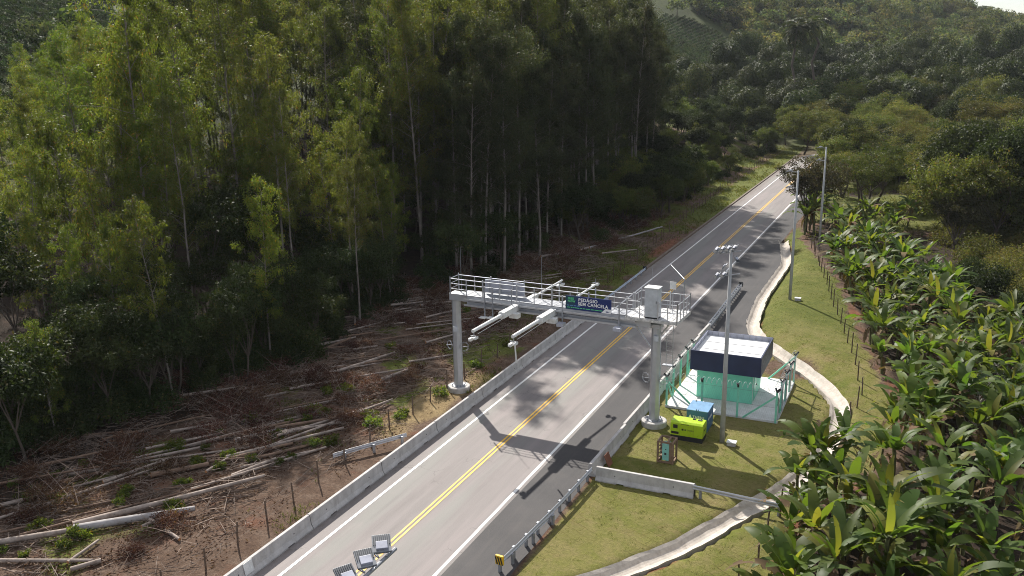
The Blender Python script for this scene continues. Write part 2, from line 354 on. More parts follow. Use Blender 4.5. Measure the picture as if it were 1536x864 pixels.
class MB:
    """collects shapes in world coordinates; build() makes ONE mesh object, local to its parent"""
    def __init__(s): s.v = []; s.f = []; s.mi = []; s.cur = 0
    def add(s, vs, fs):
        o = len(s.v); s.v += [tuple(p) for p in vs]
        for f in fs: s.f.append([i + o for i in f]); s.mi.append(s.cur)
        return s
    def box(s, c, d, rz=0., M=None):
        vs = []
        for sx in (-.5, .5):
            for sy in (-.5, .5):
                for sz in (-.5, .5):
                    p = Vector((sx * d[0], sy * d[1], sz * d[2]))
                    p = (M @ p) if M else (Matrix.Rotation(rz, 3, 'Z') @ p)
                    vs.append(p + Vector(c))
        return s.add(vs, [(0, 1, 3, 2), (4, 6, 7, 5), (0, 4, 5, 1), (2, 3, 7, 6), (0, 2, 6, 4), (1, 5, 7, 3)])
    def bar(s, a, b, w, h=None):
        h = h or w; a, b = Vector(a), Vector(b); d = (b - a); L = d.length; d.normalize()
        up = Vector((0, 0, 1)) if abs(d.z) < .95 else Vector((0, 1, 0))
        r = d.cross(up).normalized(); u = r.cross(d)
        vs = [p + r * sx * w / 2 + u * sz * h / 2 for p in (a, b) for sx, sz in ((-1, -1), (1, -1), (1, 1), (-1, 1))]
        return s.add(vs, [(3, 2, 1, 0), (4, 5, 6, 7), (0, 1, 5, 4), (1, 2, 6, 5), (2, 3, 7, 6), (3, 0, 4, 7)])
    def tube(s, pts, rs, n=8, cap=True):
        pts = [Vector(p) for p in pts]
        if isinstance(rs, (int, float)): rs = [rs] * len(pts)
        vs = []; prev = None
        for i, p in enumerate(pts):
            d = (pts[min(i + 1, len(pts) - 1)] - pts[max(i - 1, 0)]).normalized()
            ref = Vector((1, 0, 0)) if abs(d.x) < .8 else Vector((0, 1, 0))
            a = d.cross(ref).normalized(); b = d.cross(a)
            for k in range(n):
                t = 2 * math.pi * k / n; vs.append(p + (a * math.cos(t) + b * math.sin(t)) * rs[i])
        fs = []
        for i in range(len(pts) - 1):
            for k in range(n):
                k2 = (k + 1) % n; fs.append((i * n + k, i * n + k2, (i + 1) * n + k2, (i + 1) * n + k))
        if cap: fs.append(tuple(range(n))[::-1]); fs.append(tuple((len(pts) - 1) * n + k for k in range(n)))
        return s.add(vs, fs)
    def sweep(s, prof, path, closed=True, cap=True):
        """prof: (offset sideways, z) swept along a path of (x, y, z)"""
        path = [Vector(p) for p in path]; vs = []; n = len(prof)
        for i, p in enumerate(path):
            d = path[min(i + 1, len(path) - 1)] - path[max(i - 1, 0)]; d.z = 0; d.normalize()
            r = Vector((d.y, -d.x, 0))
            for a, z in prof: vs.append(p + r * a + Vector((0, 0, z)))
        fs = []
        for i in range(len(path) - 1):
            for k in range(n if closed else n - 1):
                k2 = (k + 1) % n; fs.append((i * n + k, (i + 1) * n + k, (i + 1) * n + k2, i * n + k2))
        if cap and closed:
            fs.append(tuple(range(n))); fs.append(tuple((len(path) - 1) * n + k for k in range(n))[::-1])
        return s.add(vs, fs)
    def build(s, name, mats, parent=None, smooth=False, bevel=0.):
        me = bpy.data.meshes.new(name); o0 = origin_of(parent) if parent else Vector((0, 0, 0))
        me.from_pydata([(p[0] - o0.x, p[1] - o0.y, p[2] - o0.z) for p in s.v], [], s.f); me.update()
        for M in (mats if isinstance(mats, (list, tuple)) else [mats]): me.materials.append(M)
        me.polygons.foreach_set('material_index', s.mi)
        bm = bmesh.new(); bm.from_mesh(me); bmesh.ops.recalc_face_normals(bm, faces=bm.faces)
        if bevel:
            es = [e for e in bm.edges if len(e.link_faces) == 2 and e.calc_face_angle(0) > .6]
            bmesh.ops.bevel(bm, geom=es, offset=bevel, segments=2, affect='EDGES', profile=.6, clamp_overlap=True)
        bm.to_mesh(me); bm.free()
        if smooth: me.polygons.foreach_set('use_smooth', [True] * len(me.polygons))
        return link_mesh(name, me, parent)

def text_obj(body, size, loc, normal_rot, matl, parent, name='lettering', bold=.0, align='LEFT', shear=0.):
    cu = bpy.data.curves.new(name, 'FONT'); cu.body = body; cu.size = size; cu.offset = bold * .6; cu.extrude = .004; cu.space_character = 1.08
    cu.align_x = align; cu.shear = shear; cu.resolution_u = 3
    cu.materials.append(matl)
    o = bpy.data.objects.new(name, cu); COL.objects.link(o); o.parent = parent
    o.location = Vector(loc) - origin_of(parent); o.rotation_euler = normal_rot
    bpy.context.view_layer.update(); me = bpy.data.meshes.new_from_object(o.evaluated_get(bpy.context.evaluated_depsgraph_get()))
    q = link_mesh(name, me, parent); q.location = o.location; q.rotation_euler = o.rotation_euler; bpy.data.objects.remove(o)
    return q

def np_mesh(name, V, F, mats, mi=None, smooth=False):
    """V (n,3), F (m,k) all faces of one size"""
    me = bpy.data.meshes.new(name); V = np.asarray(V, np.float32); F = np.asarray(F, np.int32)
    me.vertices.add(len(V)); me.vertices.foreach_set('co', V.ravel())
    k = F.shape[1]; me.loops.add(F.size); me.loops.foreach_set('vertex_index', F.ravel())
    me.polygons.add(len(F)); me.polygons.foreach_set('loop_start', np.arange(0, F.size, k, dtype=np.int32))
    me.polygons.foreach_set('loop_total', np.full(len(F), k, np.int32))
    for M in (mats if isinstance(mats, (list, tuple)) else [mats]): me.materials.append(M)
    if mi is not None: me.polygons.foreach_set('material_index', np.asarray(mi, np.int32))
    if smooth: me.polygons.foreach_set('use_smooth', np.ones(len(F), bool))
    me.update(calc_edges=True); return me

def unit(a): return a / np.maximum(np.linalg.norm(a, axis=-1, keepdims=True), 1e-9)
def leaf_quads(P, D, L, W, rng, NN=None):
    """one folded rhombus per leaf: base P, direction D, length L, width W"""
    n = len(P); D = unit(D)
    if NN is not None: D = unit(D - NN * (D * NN).sum(1, keepdims=True) / np.maximum((NN * NN).sum(1, keepdims=True), 1e-6))
    R = unit(np.cross(D, unit(rng.normal(size=(n, 3))) if NN is None else NN)); U = np.cross(R, D)
    L = np.broadcast_to(L, n)[:, None]; W = np.broadcast_to(W, n)[:, None]
    mid = P + D * L * .45
    V = np.stack([P, mid + R * W / 2 + U * W * .18, P + D * L - U * L * .08, mid - R * W / 2 + U * W * .18], 1).reshape(-1, 3)
    F = np.arange(4 * n).reshape(n, 4); return V, F
def clump_leaves(C, r, per, L, W, rng, droop=.5, flat=.7, shape=0.):
    """per leaves round each clump centre"""
    C = np.repeat(C, per, 0); n = len(C); rr = np.broadcast_to(np.repeat(np.broadcast_to(r, len(C) // per), per), n)[:, None]
    off = unit(rng.normal(size=(n, 3))) * (rng.random((n, 1)) ** .45) * rr; off[:, 2] *= flat
    D = off / np.maximum(rr, 1e-6) * .8 + rng.normal(size=(n, 3)) * .5; D[:, 2] -= droop
    s = rng.uniform(.65, 1.3, n); NN = None
    if shape: NN = off / np.maximum(rr, 1e-6) * shape + rng.normal(size=(n, 3)) * (1 - shape) + np.array([0, 0, .25])
    return leaf_quads(C + off, D, L * s, W * s, rng, NN)

def tubes_mesh(name, paths, matl, sides=5):
    mb = MB()
    for pts, rs, n in paths: mb.tube(pts, rs, n or sides, cap=False)
    me = bpy.data.meshes.new(name); me.from_pydata(mb.v, [], mb.f); me.materials.append(matl)
    me.polygons.foreach_set('use_smooth', [True] * len(me.polygons)); me.update(); return me

# ------------------------------------------------------------------ plant prototypes (mesh data shared by the copies)
def euc_proto(seed, Ht, crown0, width, leafm, barkm, nb=30, per=46, lean=.03, ll=.34, lw=.085, r0=.17, fill=1.):
    """slender trunk, ascending boughs, leaves hanging in ragged separate bunches"""
    r = np.random.default_rng(seed); paths = []
    lx, ly = r.normal(0, lean, 2) * Ht; k = 9
    ts = np.linspace(0, 1, k); wv = r.normal(0, .12, (k, 2)).cumsum(0) * .5; wv[0] = 0
    tr = [Vector((lx * t ** 1.6 + wv[i, 0], ly * t ** 1.6 + wv[i, 1], Ht * t - (.3 if i == 0 else 0))) for i, t in enumerate(ts)]
    rs = [r0 * (1 - .9 * t) + .012 for t in ts]; rs[0] *= 1.25
    paths.append((tr, rs, 7)); C = []; R = []
    def at(t):
        f = t * (k - 1); i = min(int(f), k - 2); return tr[i].lerp(tr[i + 1], f - i)
    for b in range(nb):
        t = crown0 + (1 - crown0) * ((b + r.random() * 1.6) / (nb + .6)) ** .9
        p = at(min(t, .995)); a = r.random() * 6.283
        u_ = (t - crown0) / (1 - crown0); prof = math.sin(math.pi * min(1, max(0, u_ * .78 + .2))) ** .6
        ln = width * prof * r.uniform(.35, 1.45); up = r.uniform(.3, 1.3)
        d = Vector((math.cos(a), math.sin(a), up)).normalized()
        q1 = p + d * ln * .55; q2 = p + d * ln + Vector((math.cos(a), math.sin(a), -.3)) * .25 * ln
        paths.append(([p, q1, q2], [.04 * (1.1 - t) + .014, .018, .006], 3))
        for f in ((.5, .8, 1.05) if ln > 1.6 else (.6, 1.05)):
            if r.random() < .18: continue
            C.append(np.array(p.lerp(q2, f)) + r.normal(0, .28, 3)); R.append(r.uniform(.28, .72) * (.7 + .15 * width))
    for q in range(4):   # dead stubs low on the trunk
        t = r.uniform(.12, max(.15, crown0)); p = at(t); a = r.random() * 6.28
        paths.append(([p, p + Vector((math.cos(a), math.sin(a), .5)) * r.uniform(.4, 1.9)], [.022, .006], 3))
    C = np.array(C); R = np.array(R)
    V, F = clump_leaves(C, R, per, ll, lw, r, droop=.9, flat=1.2)
    return dict(trunk=tubes_mesh('trunk', paths, barkm), crown=np_mesh('crown', V, F, leafm))

def broad_proto(seed, Ht, R, leafm, barkm, nclump=70, per=110, ll=.24, lw=.13, trunk_h=.32, cr=.95, r0=.2, zsq=.62, multi=1, shell=.5):
    r = np.random.default_rng(seed); paths = []; cz = Ht - R * zsq
    lobes = [(r.normal(0, .5, 2) * R * .8, r.uniform(.5, .75)) for _ in range(5)] + [(np.zeros(2), .75)]
    C = []
    for i in range(nclump):
        (o, s) = lobes[i % len(lobes)]; d = unit(r.normal(size=3)); d[2] = abs(d[2]) * (1 if r.random() < .8 else -.6)
        rr = (shell + (1 - shell) * r.random() ** .6) * s
        C.append((o[0] + d[0] * R * rr, o[1] + d[1] * R * rr, cz + d[2] * R * zsq * rr * 1.15 + (s - .6) * R * .5))
    C = np.array(C)
    limbs = []
    for m_ in range(multi):
        a0 = r.random() * 6.28; base = Vector((math.cos(a0) * .15 * (multi > 1), math.sin(a0) * .15 * (multi > 1), -.3))
        fork = Vector((r.normal(0, .05) * Ht + math.cos(a0) * .5 * (multi - 1), r.normal(0, .05) * Ht + math.sin(a0) * .5 * (multi - 1), Ht * trunk_h * r.uniform(.8, 1.2)))
        mid = base.lerp(fork, .5) + Vector((r.normal(0, .1), r.normal(0, .1), 0))
        paths.append(([base, mid, fork], [r0 * 1.2, r0, r0 * .85], 7))
        nl = 5 if multi == 1 else 3
        for j in range(nl):
            a = 6.28 * (j + r.random() * .6) / nl
            e = Vector((math.cos(a) * R * .55, math.sin(a) * R * .55, cz + r.uniform(-.1, .35) * R * zsq))
            q = fork.lerp(e, .5) + Vector((r.normal(0, .2), r.normal(0, .2), r.uniform(0, .4)))
            paths.append(([fork, q, e], [r0 * .6, r0 * .4, r0 * .18], 5)); limbs += [q, e, fork.lerp(q, .6), q.lerp(e, .5)]
    for c in C[::2]:
        c = Vector(c); p = min(limbs, key=lambda l: (l - c).length)
        paths.append(([p, p.lerp(c, .5) + Vector((0, 0, .12)), c], [r0 * .16, r0 * .1, .008], 3))
    V, F = clump_leaves(C, r.uniform(.6, 1.15, len(C)) * cr, per, ll, lw, r, droop=.25, flat=.62, shape=.55)
    return dict(trunk=tubes_mesh('trunk', paths, barkm), crown=np_mesh('crown', V, F, leafm))

def bush_proto(seed, R, Hh, leafm, n=26, per=70, ll=.2, lw=.1, stem=None):
    r = np.random.default_rng(seed); d = unit(r.normal(size=(n, 3))); d[:, 2] = np.abs(d[:, 2])
    rr = r.uniform(.45, 1., (n, 1)); C = d * rr * np.array([R, R, Hh * .85]); C[:, 2] += .15
    V, F = clump_leaves(C, r.uniform(.3, .55, n) * R * .75, per, ll, lw, r, droop=.1, flat=.8, shape=.5)
    paths = []
    for c in C[::2]:
        c = Vector(c); paths.append(([Vector((c.x * .08, c.y * .08, -.2)), Vector((c.x * .5, c.y * .5, c.z * .6)), c], [.03, .02, .006], 3))
    return dict(stem=tubes_mesh('stem', paths, stem or MT['barkd']), foliage=np_mesh('foliage', V, F, leafm))

def brush_proto(seed, R, Hh):
    """heap of cut branches with dead leaves"""
    r = np.random.default_rng(seed); paths = []
    for i in range(46):
        a = r.random() * 6.28; p = Vector((r.normal(0, .45) * R, r.normal(0, .45) * R, r.uniform(0, .5) * Hh))
        d = Vector((math.cos(a), math.sin(a), r.uniform(-.1, .75))); L = r.uniform(.5, 1.5) * R * .8
        paths.append(([p, p + d * L * .5 + Vector((0, 0, .05)), p + d * L], [.022, .014, .004], 3))
    n = 60; C = np.stack([r.normal(0, .5, n) * R, r.normal(0, .5, n) * R, r.uniform(.1, 1, n) * Hh], 1)
    C[:, 2] *= np.clip(1.2 - np.hypot(C[:, 0], C[:, 1]) / (1.6 * R), .15, 1)
    V, F = clump_leaves(C, .33, 26, .17, .055, r, droop=.3)
    return dict(branches=tubes_mesh('branches', paths, MT['twig']), dead_leaves=np_mesh('dead_leaves', V, F, MT['brush']))

def banana_proto(seed, hs, nl=9, Ll=2.2):
    r = np.random.default_rng(seed); V = []; F = []; mi = []; dV = []; dF = []
    def leaf(a, elev, L, W, droop, split, target, tF, m_=None):
        """blade halves cut across into torn strips along a drooping midrib"""
        base = np.array([0, 0, hs * .97]); nseg = 14; d = np.array([math.cos(a), math.sin(a), 0.]); side = np.array([-math.sin(a), math.cos(a), 0.])
        pts = []; p = base + d * .06; e = elev
        tw = r.normal(0, .25)
        for i in range(nseg + 1):
            pts.append((p.copy(), e)); p = p + (d * math.cos(e) + np.array([0, 0, math.sin(e)])) * (L / nseg); e -= droop / nseg * (1 + i / nseg)
        b0 = len(target); target += [q for q, _ in pts]
        def wd(t): return W * .5 * (math.sin(math.pi * min(1, max(0, (t * nseg - 1.2) / (nseg - 1.2)) ** .75 * .97 + .03))) ** .55
        for sgn in (-1, 1):
            lift = r.uniform(.05, .5); lf = lift; last = None
            for i in range(2, nseg):
                p0, e0 = pts[i]; p1, e1 = pts[i + 1]
                w0, w1 = wd(i / nseg), wd((i + 1) / nseg)
                if i == nseg - 1: w1 = .02
                up0 = np.array([-math.sin(e0) * d[0], -math.sin(e0) * d[1], math.cos(e0)])
                torn = r.random() < split
                if torn: lf = lift + r.normal(0, .24)
                sd = side * math.cos(lf) * sgn + up0 * (math.sin(lf) + tw * .25 * sgn)
                if torn or last is None:
                    target.append(p0 + (p1 - p0) * (.20 if torn else 0) + sd * w0 - up0 * w0 * .2); last = len(target) - 1
                target.append(p0 + (p1 - p0) * (1.0) + sd * w1 - up0 * w1 * .2); new = len(target) - 1
                tF.append((b0 + i, b0 + i + 1, new, last) if sgn > 0 else (b0 + i, last, new, b0 + i + 1)); last = new
                if m_ is not None: mi.append(m_)
    for i in range(nl):
        f = i / nl; a = i * 2.4 + r.normal(0, .3)
        el = 1.45 - .78 * f + r.normal(0, .14); L = Ll * r.uniform(.8, 1.12) * (.8 + .35 * min(1, f * 2))
        leaf(a, el, L, (.60 * r.uniform(.85, 1.15)) * (.6 + .4 * min(1, f * 3)), .25 + .85 * f + r.uniform(0, .45), .1 + .42 * f, V, F, 1 if (f > .8 and r.random() < .35) else 0)
    for i in range(4):
        a = r.random() * 6.28; leaf(a, -.5 + r.normal(0, .2), Ll * r.uniform(.55, .85), .32, .95, .9, dV, dF)
    st = tubes_mesh('stem', [([Vector((0, 0, -.3)), Vector((.02, .02, hs * .6)), Vector((0, 0, hs * 1.02))], [.14, .11, .075], 8)], MT['bstem'])
    return dict(stem=st, leaves=np_mesh('leaves', np.array(V), np.array(F), [MT['banana'], MT['bananadead']], mi),
                dry_leaves=np_mesh('dry_leaves', np.array(dV), np.array(dF), MT['bananadead']))

def palm_proto(seed, Ht, nf=26, L=3.0):
    r = np.random.default_rng(seed); P = []; D = []; LL = []
    tr = [Vector((r.normal(0, .1) * i, r.normal(0, .1) * i, Ht * i / 5 - .2)) for i in range(6)]; top = tr[-1]
    paths = [(tr, [.22, .2, .17, .15, .15, .16], 8)]
    for i in range(nf):
        a = i * 2.4 + r.normal(0, .2); e = 1.2 - 2.0 * i / nf; p = top.copy(); pts = [p.copy()]
        for j in range(8):
            d = Vector((math.cos(a) * math.cos(e), math.sin(a) * math.cos(e), math.sin(e))); q = p + d * L / 8
            side = Vector((-math.sin(a), math.cos(a), 0))
            for t in np.linspace(0, 1, 5, endpoint=False):
                for s_ in (-1, 1):
                    P.append(p.lerp(q, t)); D.append(side * s_ + d * .5 + Vector((0, 0, -.35))); LL.append(.75 * math.sin(math.pi * (j + 1.2 + t) / 10) + .12)
            p = q; pts.append(p.copy()); e -= .22
        paths.append((pts[::2] + [pts[-1]], [.03, .025, .02, .015, .01, .006][:len(pts[::2]) + 1], 3))
    V, F = leaf_quads(np.array(P), np.array(D), np.array(LL), .075, r)
    return dict(trunk=tubes_mesh('trunk', paths, MT['barkd']), fronds=np_mesh('fronds', V, F, MT['palm']))

def bare_proto(seed, Ht, R):
    r = np.random.default_rng(seed); paths = []
    def grow(p, d, L, rad_, depth):
        q = p + d * L * .5 + Vector(r.normal(0, .06 * L, 3)); e = q + (d + Vector(r.normal(0, .25, 3))).normalized() * L * .5
        paths.append(([p, q, e], [rad_, rad_ * .8, rad_ * .6], 5 if depth > 2 else 3))
        if depth == 0: return
        for k in range(3 if depth > 1 else 4):
            nd = (d + Vector(r.normal(0, .62, 3)) + Vector((0, 0, .08))).normalized()
            grow(q.lerp(e, r.random()), nd, L * r.uniform(.6, .82), rad_ * .55, depth - 1)
    for k in range(3): grow(Vector((r.normal(0, .15), r.normal(0, .15), -.2)), Vector((r.normal(0, .4), r.normal(0, .4), 1)).normalized(), Ht * .38, .07, 4)
    return dict(branches=tubes_mesh('branches', paths, MT['barkg']))

def place(proto, name, loc, label, cat, group=None, rz=None, sc=1.0, tilt=(0, 0)):
    e = empty(name, loc, label, cat, group, random.uniform(0, 6.28) if rz is None else rz)
    e.scale = (sc, sc, sc) if isinstance(sc, (int, float)) else sc
    e.rotation_euler.x, e.rotation_euler.y = tilt
    for k, me in proto.items(): link_mesh(k, me, e)
    return e
def place_flat(proto, name, loc, label, cat, group=None, sc=1.0):
    """far copies, too small to show their parts: one mesh each"""
    o = link_mesh(name, proto, None); o.location = loc; o.rotation_euler.z = random.uniform(0, 6.28); o.scale = (sc, sc, sc * random.uniform(.85, 1.2))
    return tag(o, label, cat, group)
# ================================================================== SETTING
BEDGE = np.array([(-5.0, 20), (-5.0, 39.8), (-5.1, 44.), (-4.2, 47.5), (-2.6, 50.5), (-.5, 55.7), (-.2, 61.4), (-1., 67.8), (-2.8, 75.2), (-4.6, 84.6),
                  (-7.4, 99.5), (-11.4, 112.), (-14.6, 126), (-15., 140), (-15, 300)])
def bedge(y): return np.interp(y, BEDGE[:, 1], BEDGE[:, 0])
def axis(segs, tail):
    a = [np.arange(lo, hi, st) for lo, hi, st in segs]; a = np.concatenate(a)
    up = [a[-1]]; st = segs[-1][2]
    while up[-1] < tail[1]: st *= 1.14; up.append(up[-1] + st)
    dn = [a[0]]; st = segs[0][2]
    while dn[-1] > tail[0]: st *= 1.2; dn.append(dn[-1] - st)
    return np.concatenate([np.array(dn[1:])[::-1], a, np.array(up[1:])])
xs = axis([(-150, -76, 1.5), (-76, 12, .42), (12, 60, 1.5)], (-1500, 1500)); ys = axis([(22, 150, .42), (150, 300, 1.2), (300, 900, 5.)], (-250, 1500))
X, Y = np.meshgrid(xs, ys); Z = H(X, Y); nx, ny = len(xs), len(ys)
idx = np.arange(nx * ny).reshape(ny, nx)
F = np.stack([idx[:-1, :-1], idx[:-1, 1:], idx[1:, 1:], idx[1:, :-1]], -1).reshape(-1, 4)
me = np_mesh('ground', np.stack([X, Y, Z], -1).reshape(-1, 3), F, MT['ground'], smooth=True)
ground = tag(link_mesh('ground', me), kind='structure')
def cl(a): return np.clip(a, 0, 1)
n1, n2, n3 = wob(X, Y, 3.1, 4.), wob(X, Y, 7.7, 9.), wob(X, Y, 1.3, 2.)
be = bedge(Y); cx = chan_x(Y)
lawn = cl((X + 16.6) / .5) * cl((be + .5 - X + n3 * .6) / 1.2) * (1 - sm(126, 140, Y))
verge = sm(-36, -32.5, X) * (X < -29) * sm(118, 140, Y)
beyond = (X > -16) * sm(132, 145, Y)
leftg = (X < -29) * cl(np.exp(-(((X + 35.5) / 4.5) ** 2 + ((Y - 95) / 17.) ** 2)) * 2.2 * (.7 + .6 * n1) + np.exp(-(((X + 34.) / 2.2) ** 2 + ((Y - 66) / 5.) ** 2)) * (.6 + .6 * n1) + np.exp(-(((X + 33) / 1.3) ** 2 + ((Y - 60) / 14) ** 2)) * (.4 + .9 * n1)
              + .75 * (n2 > .05) * (X > -46) * (.35 + n1))
pathd = (X > -16.5) * (X < -5) * np.exp(-(((X + 8.5) / 2.2) ** 2 + ((Y - 70.5) / 2.6) ** 2)) * 1.3
slope = sm(-33, -36, X) * sm(112, 128, Y) * cl(.5 + .8 * n2)
R_ = cl(np.maximum.reduce([lawn, verge * .75, beyond, leftg, slope]) - pathd)
litter = np.maximum(sm(-43.5, -47.5, X) * (1 - sm(200, 240, Y)) , cl((X - be - .2) / 1.5) * (1 - sm(126, 150, Y)))
litter = np.maximum(litter, beyond * cl(.5 + n2) * .8) * (1 - np.exp(-(((X + 2) / 7) ** 4 + ((Y - 153) / 16) ** 4)))
red = np.exp(-(((X - be - .5) / .7) ** 2)) * (Y < 100) * cl(.35 + .8 * n1)
red = np.maximum(red, .9 * np.exp(-(((X + 30.4) / 1.) ** 2 + ((Y - 113) / 9) ** 2)))
red = np.maximum(red, np.exp(-(((np.abs(X - cx) - .85) / .3) ** 2)) * cl(n1 + .15) * (Y > 34) * (Y < 120))
red = np.maximum(red, 1. * np.exp(-(((X + 44) / 5.) ** 2 + ((Y - 150) / 22) ** 2)) * cl(.5 + n2))
red = np.maximum(red, .7 * np.exp(-(((X + 32.8) / 1.1) ** 2 + ((Y - 52) / 9) ** 2)) * cl(.4 + n1))
rich = np.maximum.reduce([cl((Y - 74) / 8) * (X > -17) * .85, (X < -29) * 1., beyond * .9])
straw_ = np.exp(-(((X + 31.4) / 1.9) ** 4 + ((Y - 53.5) / 8.) ** 4)) * cl(.75 + .6 * n1)
far = np.maximum(sm(215, 270, Y), sm(-88, -112, X))
col = np.stack([R_, cl(red), cl(litter), np.ones_like(X)], -1).reshape(-1, 4).astype(np.float32)
col2 = np.stack([cl(rich), far, cl(straw_), np.ones_like(X)], -1).reshape(-1, 4).astype(np.float32)
for nm, c in (('mask', col), ('mask2', col2)):
    a = me.color_attributes.new(nm, 'FLOAT_COLOR', 'POINT'); a.data.foreach_set('color', c.ravel())

def strip(name, xl, xr, y0, y1, z, matl, step=2., ncol=4):
    """a ribbon lying on the ground between x = xl(y) and xr(y)"""
    yy = np.arange(y0, y1 + .01, step); vs = []
    for y in yy:
        a, b_ = (xl(y) if callable(xl) else xl), (xr(y) if callable(xr) else xr)
        sh = float(road_shift(y)); q = (min(sh, 8) * .0)
        for k in range(ncol + 1):
            x = a + (b_ - a) * k / ncol + sh; vs.append((x, y, max(0, Hs(-23.5 + sh, y) + .06) + z))
    n = ncol + 1
    fs = [(i * n + k, i * n + k + 1, (i + 1) * n + k + 1, (i + 1) * n + k) for i in range(len(yy) - 1) for k in range(ncol)]
    m_ = MB(); m_.add(vs, fs); return tag(m_.build(name, matl), kind='structure')
strip('road', -28.9, -17.0, 8, 272, .0, MT['road'])
strip('road_shoulder', -19.72, -16.6, 8, 232, .005, MT['dark'])
strip('access_lane', -16.9, lambda y: float(chan_x(y)) - .58, 77.5, 128, .009, MT['dark'], step=1.)
strip('edge_line', -27.13, -26.95, 8, 272, .012, MT['white'], ncol=1)
strip('edge_line', -20.1, -19.92, 8, 272, .012, MT['white'], ncol=1)
strip('centre_line', -23.80, -23.67, 8, 272, .012, MT['yellow'], ncol=1)
strip('centre_line', -23.54, -23.41, 8, 272, .012, MT['yellow'], ncol=1)
k_ = MB(); k_.sweep([(-.16, -.05), (-.16, .1), (.12, .1), (.16, -.05)], [(-29.2, y, 0) for y in np.arange(98, 250, 4.)])
tag(k_.build('kerb', simple('stained_kerb_concrete', (.15, .115, .09), .9, scale=1.5, var=.3)), kind='structure')
# concrete pad of the shelter
p_ = MB(); p_.box((-11.5, 63.15, .06), (7.9, 8.6, .2)); tag(p_.build('concrete_pad', MT['pad'], bevel=.02), kind='structure')
# concrete drainage channel: an open trough along its own line
def smooth_path(P, n):
    P = np.array(P, float); t = np.r_[0, np.cumsum(np.linalg.norm(np.diff(P, axis=0), axis=1))]; u = np.linspace(0, t[-1], n)
    out = np.stack([np.interp(u, t, P[:, i]) for i in range(P.shape[1])], 1)
    for _ in range(6): out[1:-1] = (out[:-2] + 2 * out[1:-1] + out[2:]) / 4
    return out
CP = smooth_path(CHAN[:-1], 150)
cm = MB(); vs = []; nprof = 9
for i, (x, y) in enumerate(CP):
    d = CP[min(i + 1, len(CP) - 1)] - CP[max(i - 1, 0)]; d = d / np.linalg.norm(d); r = np.array([d[1], -d[0]])
    wd = (.66 if y < 72 else .60) * (1 + .05 * math.sin(i * .9) + .04 * math.sin(i * 2.3)); jag = .02 * math.sin(i * 1.7) + .015 * math.sin(i * 4.1)
    zr = Hs(x + r[0] * 1.15, y + r[1] * 1.15); zl = Hs(x - r[0] * 1.15, y - r[1] * 1.15)
    for k in range(nprof):
        s_ = -1 + 2 * k / (nprof - 1); q = abs(s_)
        ex = jag * (q > .9); z0 = (zr if s_ > 0 else zl)
        z0 = min(zl, zr) + (z0 - min(zl, zr)) * q
        depth = -.30 * (1 - q ** 1.6) + (.07 if q > .7 else 0)
        vs.append((x + r[0] * s_ * (wd + ex), y + r[1] * s_ * (wd + ex), z0 + depth + .02))
cm.add(vs, [(i * nprof + k, i * nprof + k + 1, (i + 1) * nprof + k + 1, (i + 1) * nprof + k) for i in range(len(CP) - 1) for k in range(nprof - 1)])
# outer rim thickness
for i in range(len(CP) - 1):
    for k in (0, nprof - 1):
        a, b_ = vs[i * nprof + k], vs[(i + 1) * nprof + k]
        cm.add([a, b_, (b_[0], b_[1], b_[2] - .35), (a[0], a[1], a[2] - .35)], [(0, 1, 2, 3)])
ch = cm.build('drainage_channel', MT['conc2'], smooth=False)
tag(ch, 'pale concrete drainage trough winding across the lawn round the green hut', 'drain')

# ================================================================== ROAD FURNITURE
BPROF = [(-.30, 0), (-.30, .08), (-.17, .28), (-.10, .80), (-.08, .82), (.08, .82), (.10, .80), (.17, .28), (.30, .08), (.30, 0)]
def barrier(p0, p1, label, name='concrete_barrier', group=None):
    p0, p1 = Vector((*p0, 0)), Vector((*p1, 0)); d = (p1 - p0).normalized(); a, b_ = p0 + d * .03, p1 - d * .03
    root = empty(name, p0.lerp(p1, .5), label, 'barrier', group)
    m_ = MB(); L = (b_ - a).length
    # three feet with two drain slots between, then the wall above them
    low = [(-.30, 0), (-.30, .07), (.30, .07), (.30, 0)]
    for f0, f1 in ((0, .22), (.30, .70), (.78, 1)):
        m_.sweep(low, [a + d * L * f0, a + d * L * f1])
    top = [(-.295, .072)] + [(x, max(z, .08)) for x, z in BPROF[2:8]] + [(.295, .072)]
    m_.sweep(top, [a, b_]); m_.build('barrier_wall', MT['conc'], root)
    r = Vector((d.y, -d.x, 0))
    for f in (.2, .8):
        for s_ in (-1, 1):
            h_ = MB(); c = a + d * L * f + r * s_ * .145 + Vector((0, 0, .46)); h_.tube([c - r * .012, c + r * .012], .035, 8); h_.build('lifting_hole', MT['black'], root)
    j_ = MB(); c = b_ + Vector((0, 0, .02)); j_.sweep([(-.12, .1), (-.085, .8), (.085, .8), (.12, .1)], [b_ - d * .004, b_ + d * .064]); j_.build('joint_gap', MT['black'], root)
    return root
ORD = ['first', 'second', 'third', 'fourth', 'fifth', 'sixth', 'seventh', 'eighth', 'ninth', 'tenth']
jl = [20.4, 27.5, 34.6, 41.65, 48.4, 55.3, 62.5, 69.8, 77.8]
lab_l = ['concrete barrier at the bottom edge of the photo, left side of the road', 'concrete barrier with a white sign board propped on its road face, left side',
         'left roadside concrete barrier directly past the one holding the white board', 'left roadside concrete barrier beside the end of the short branching guardrail',
         'left roadside concrete barrier just before the left gantry column', 'left roadside concrete barrier standing level with the left gantry column',
         'left roadside concrete barrier under the camera arms of the gantry', 'farthest left roadside concrete barrier, joined to the blue steel guardrail']
for i in range(1, len(jl) - 1): barrier((-28.55, jl[i]), (-28.55, jl[i + 1]), lab_l[i], group='concrete barriers left of the road')
jr = [46.4, 53.0, 60., 67., 74.2, 78.]
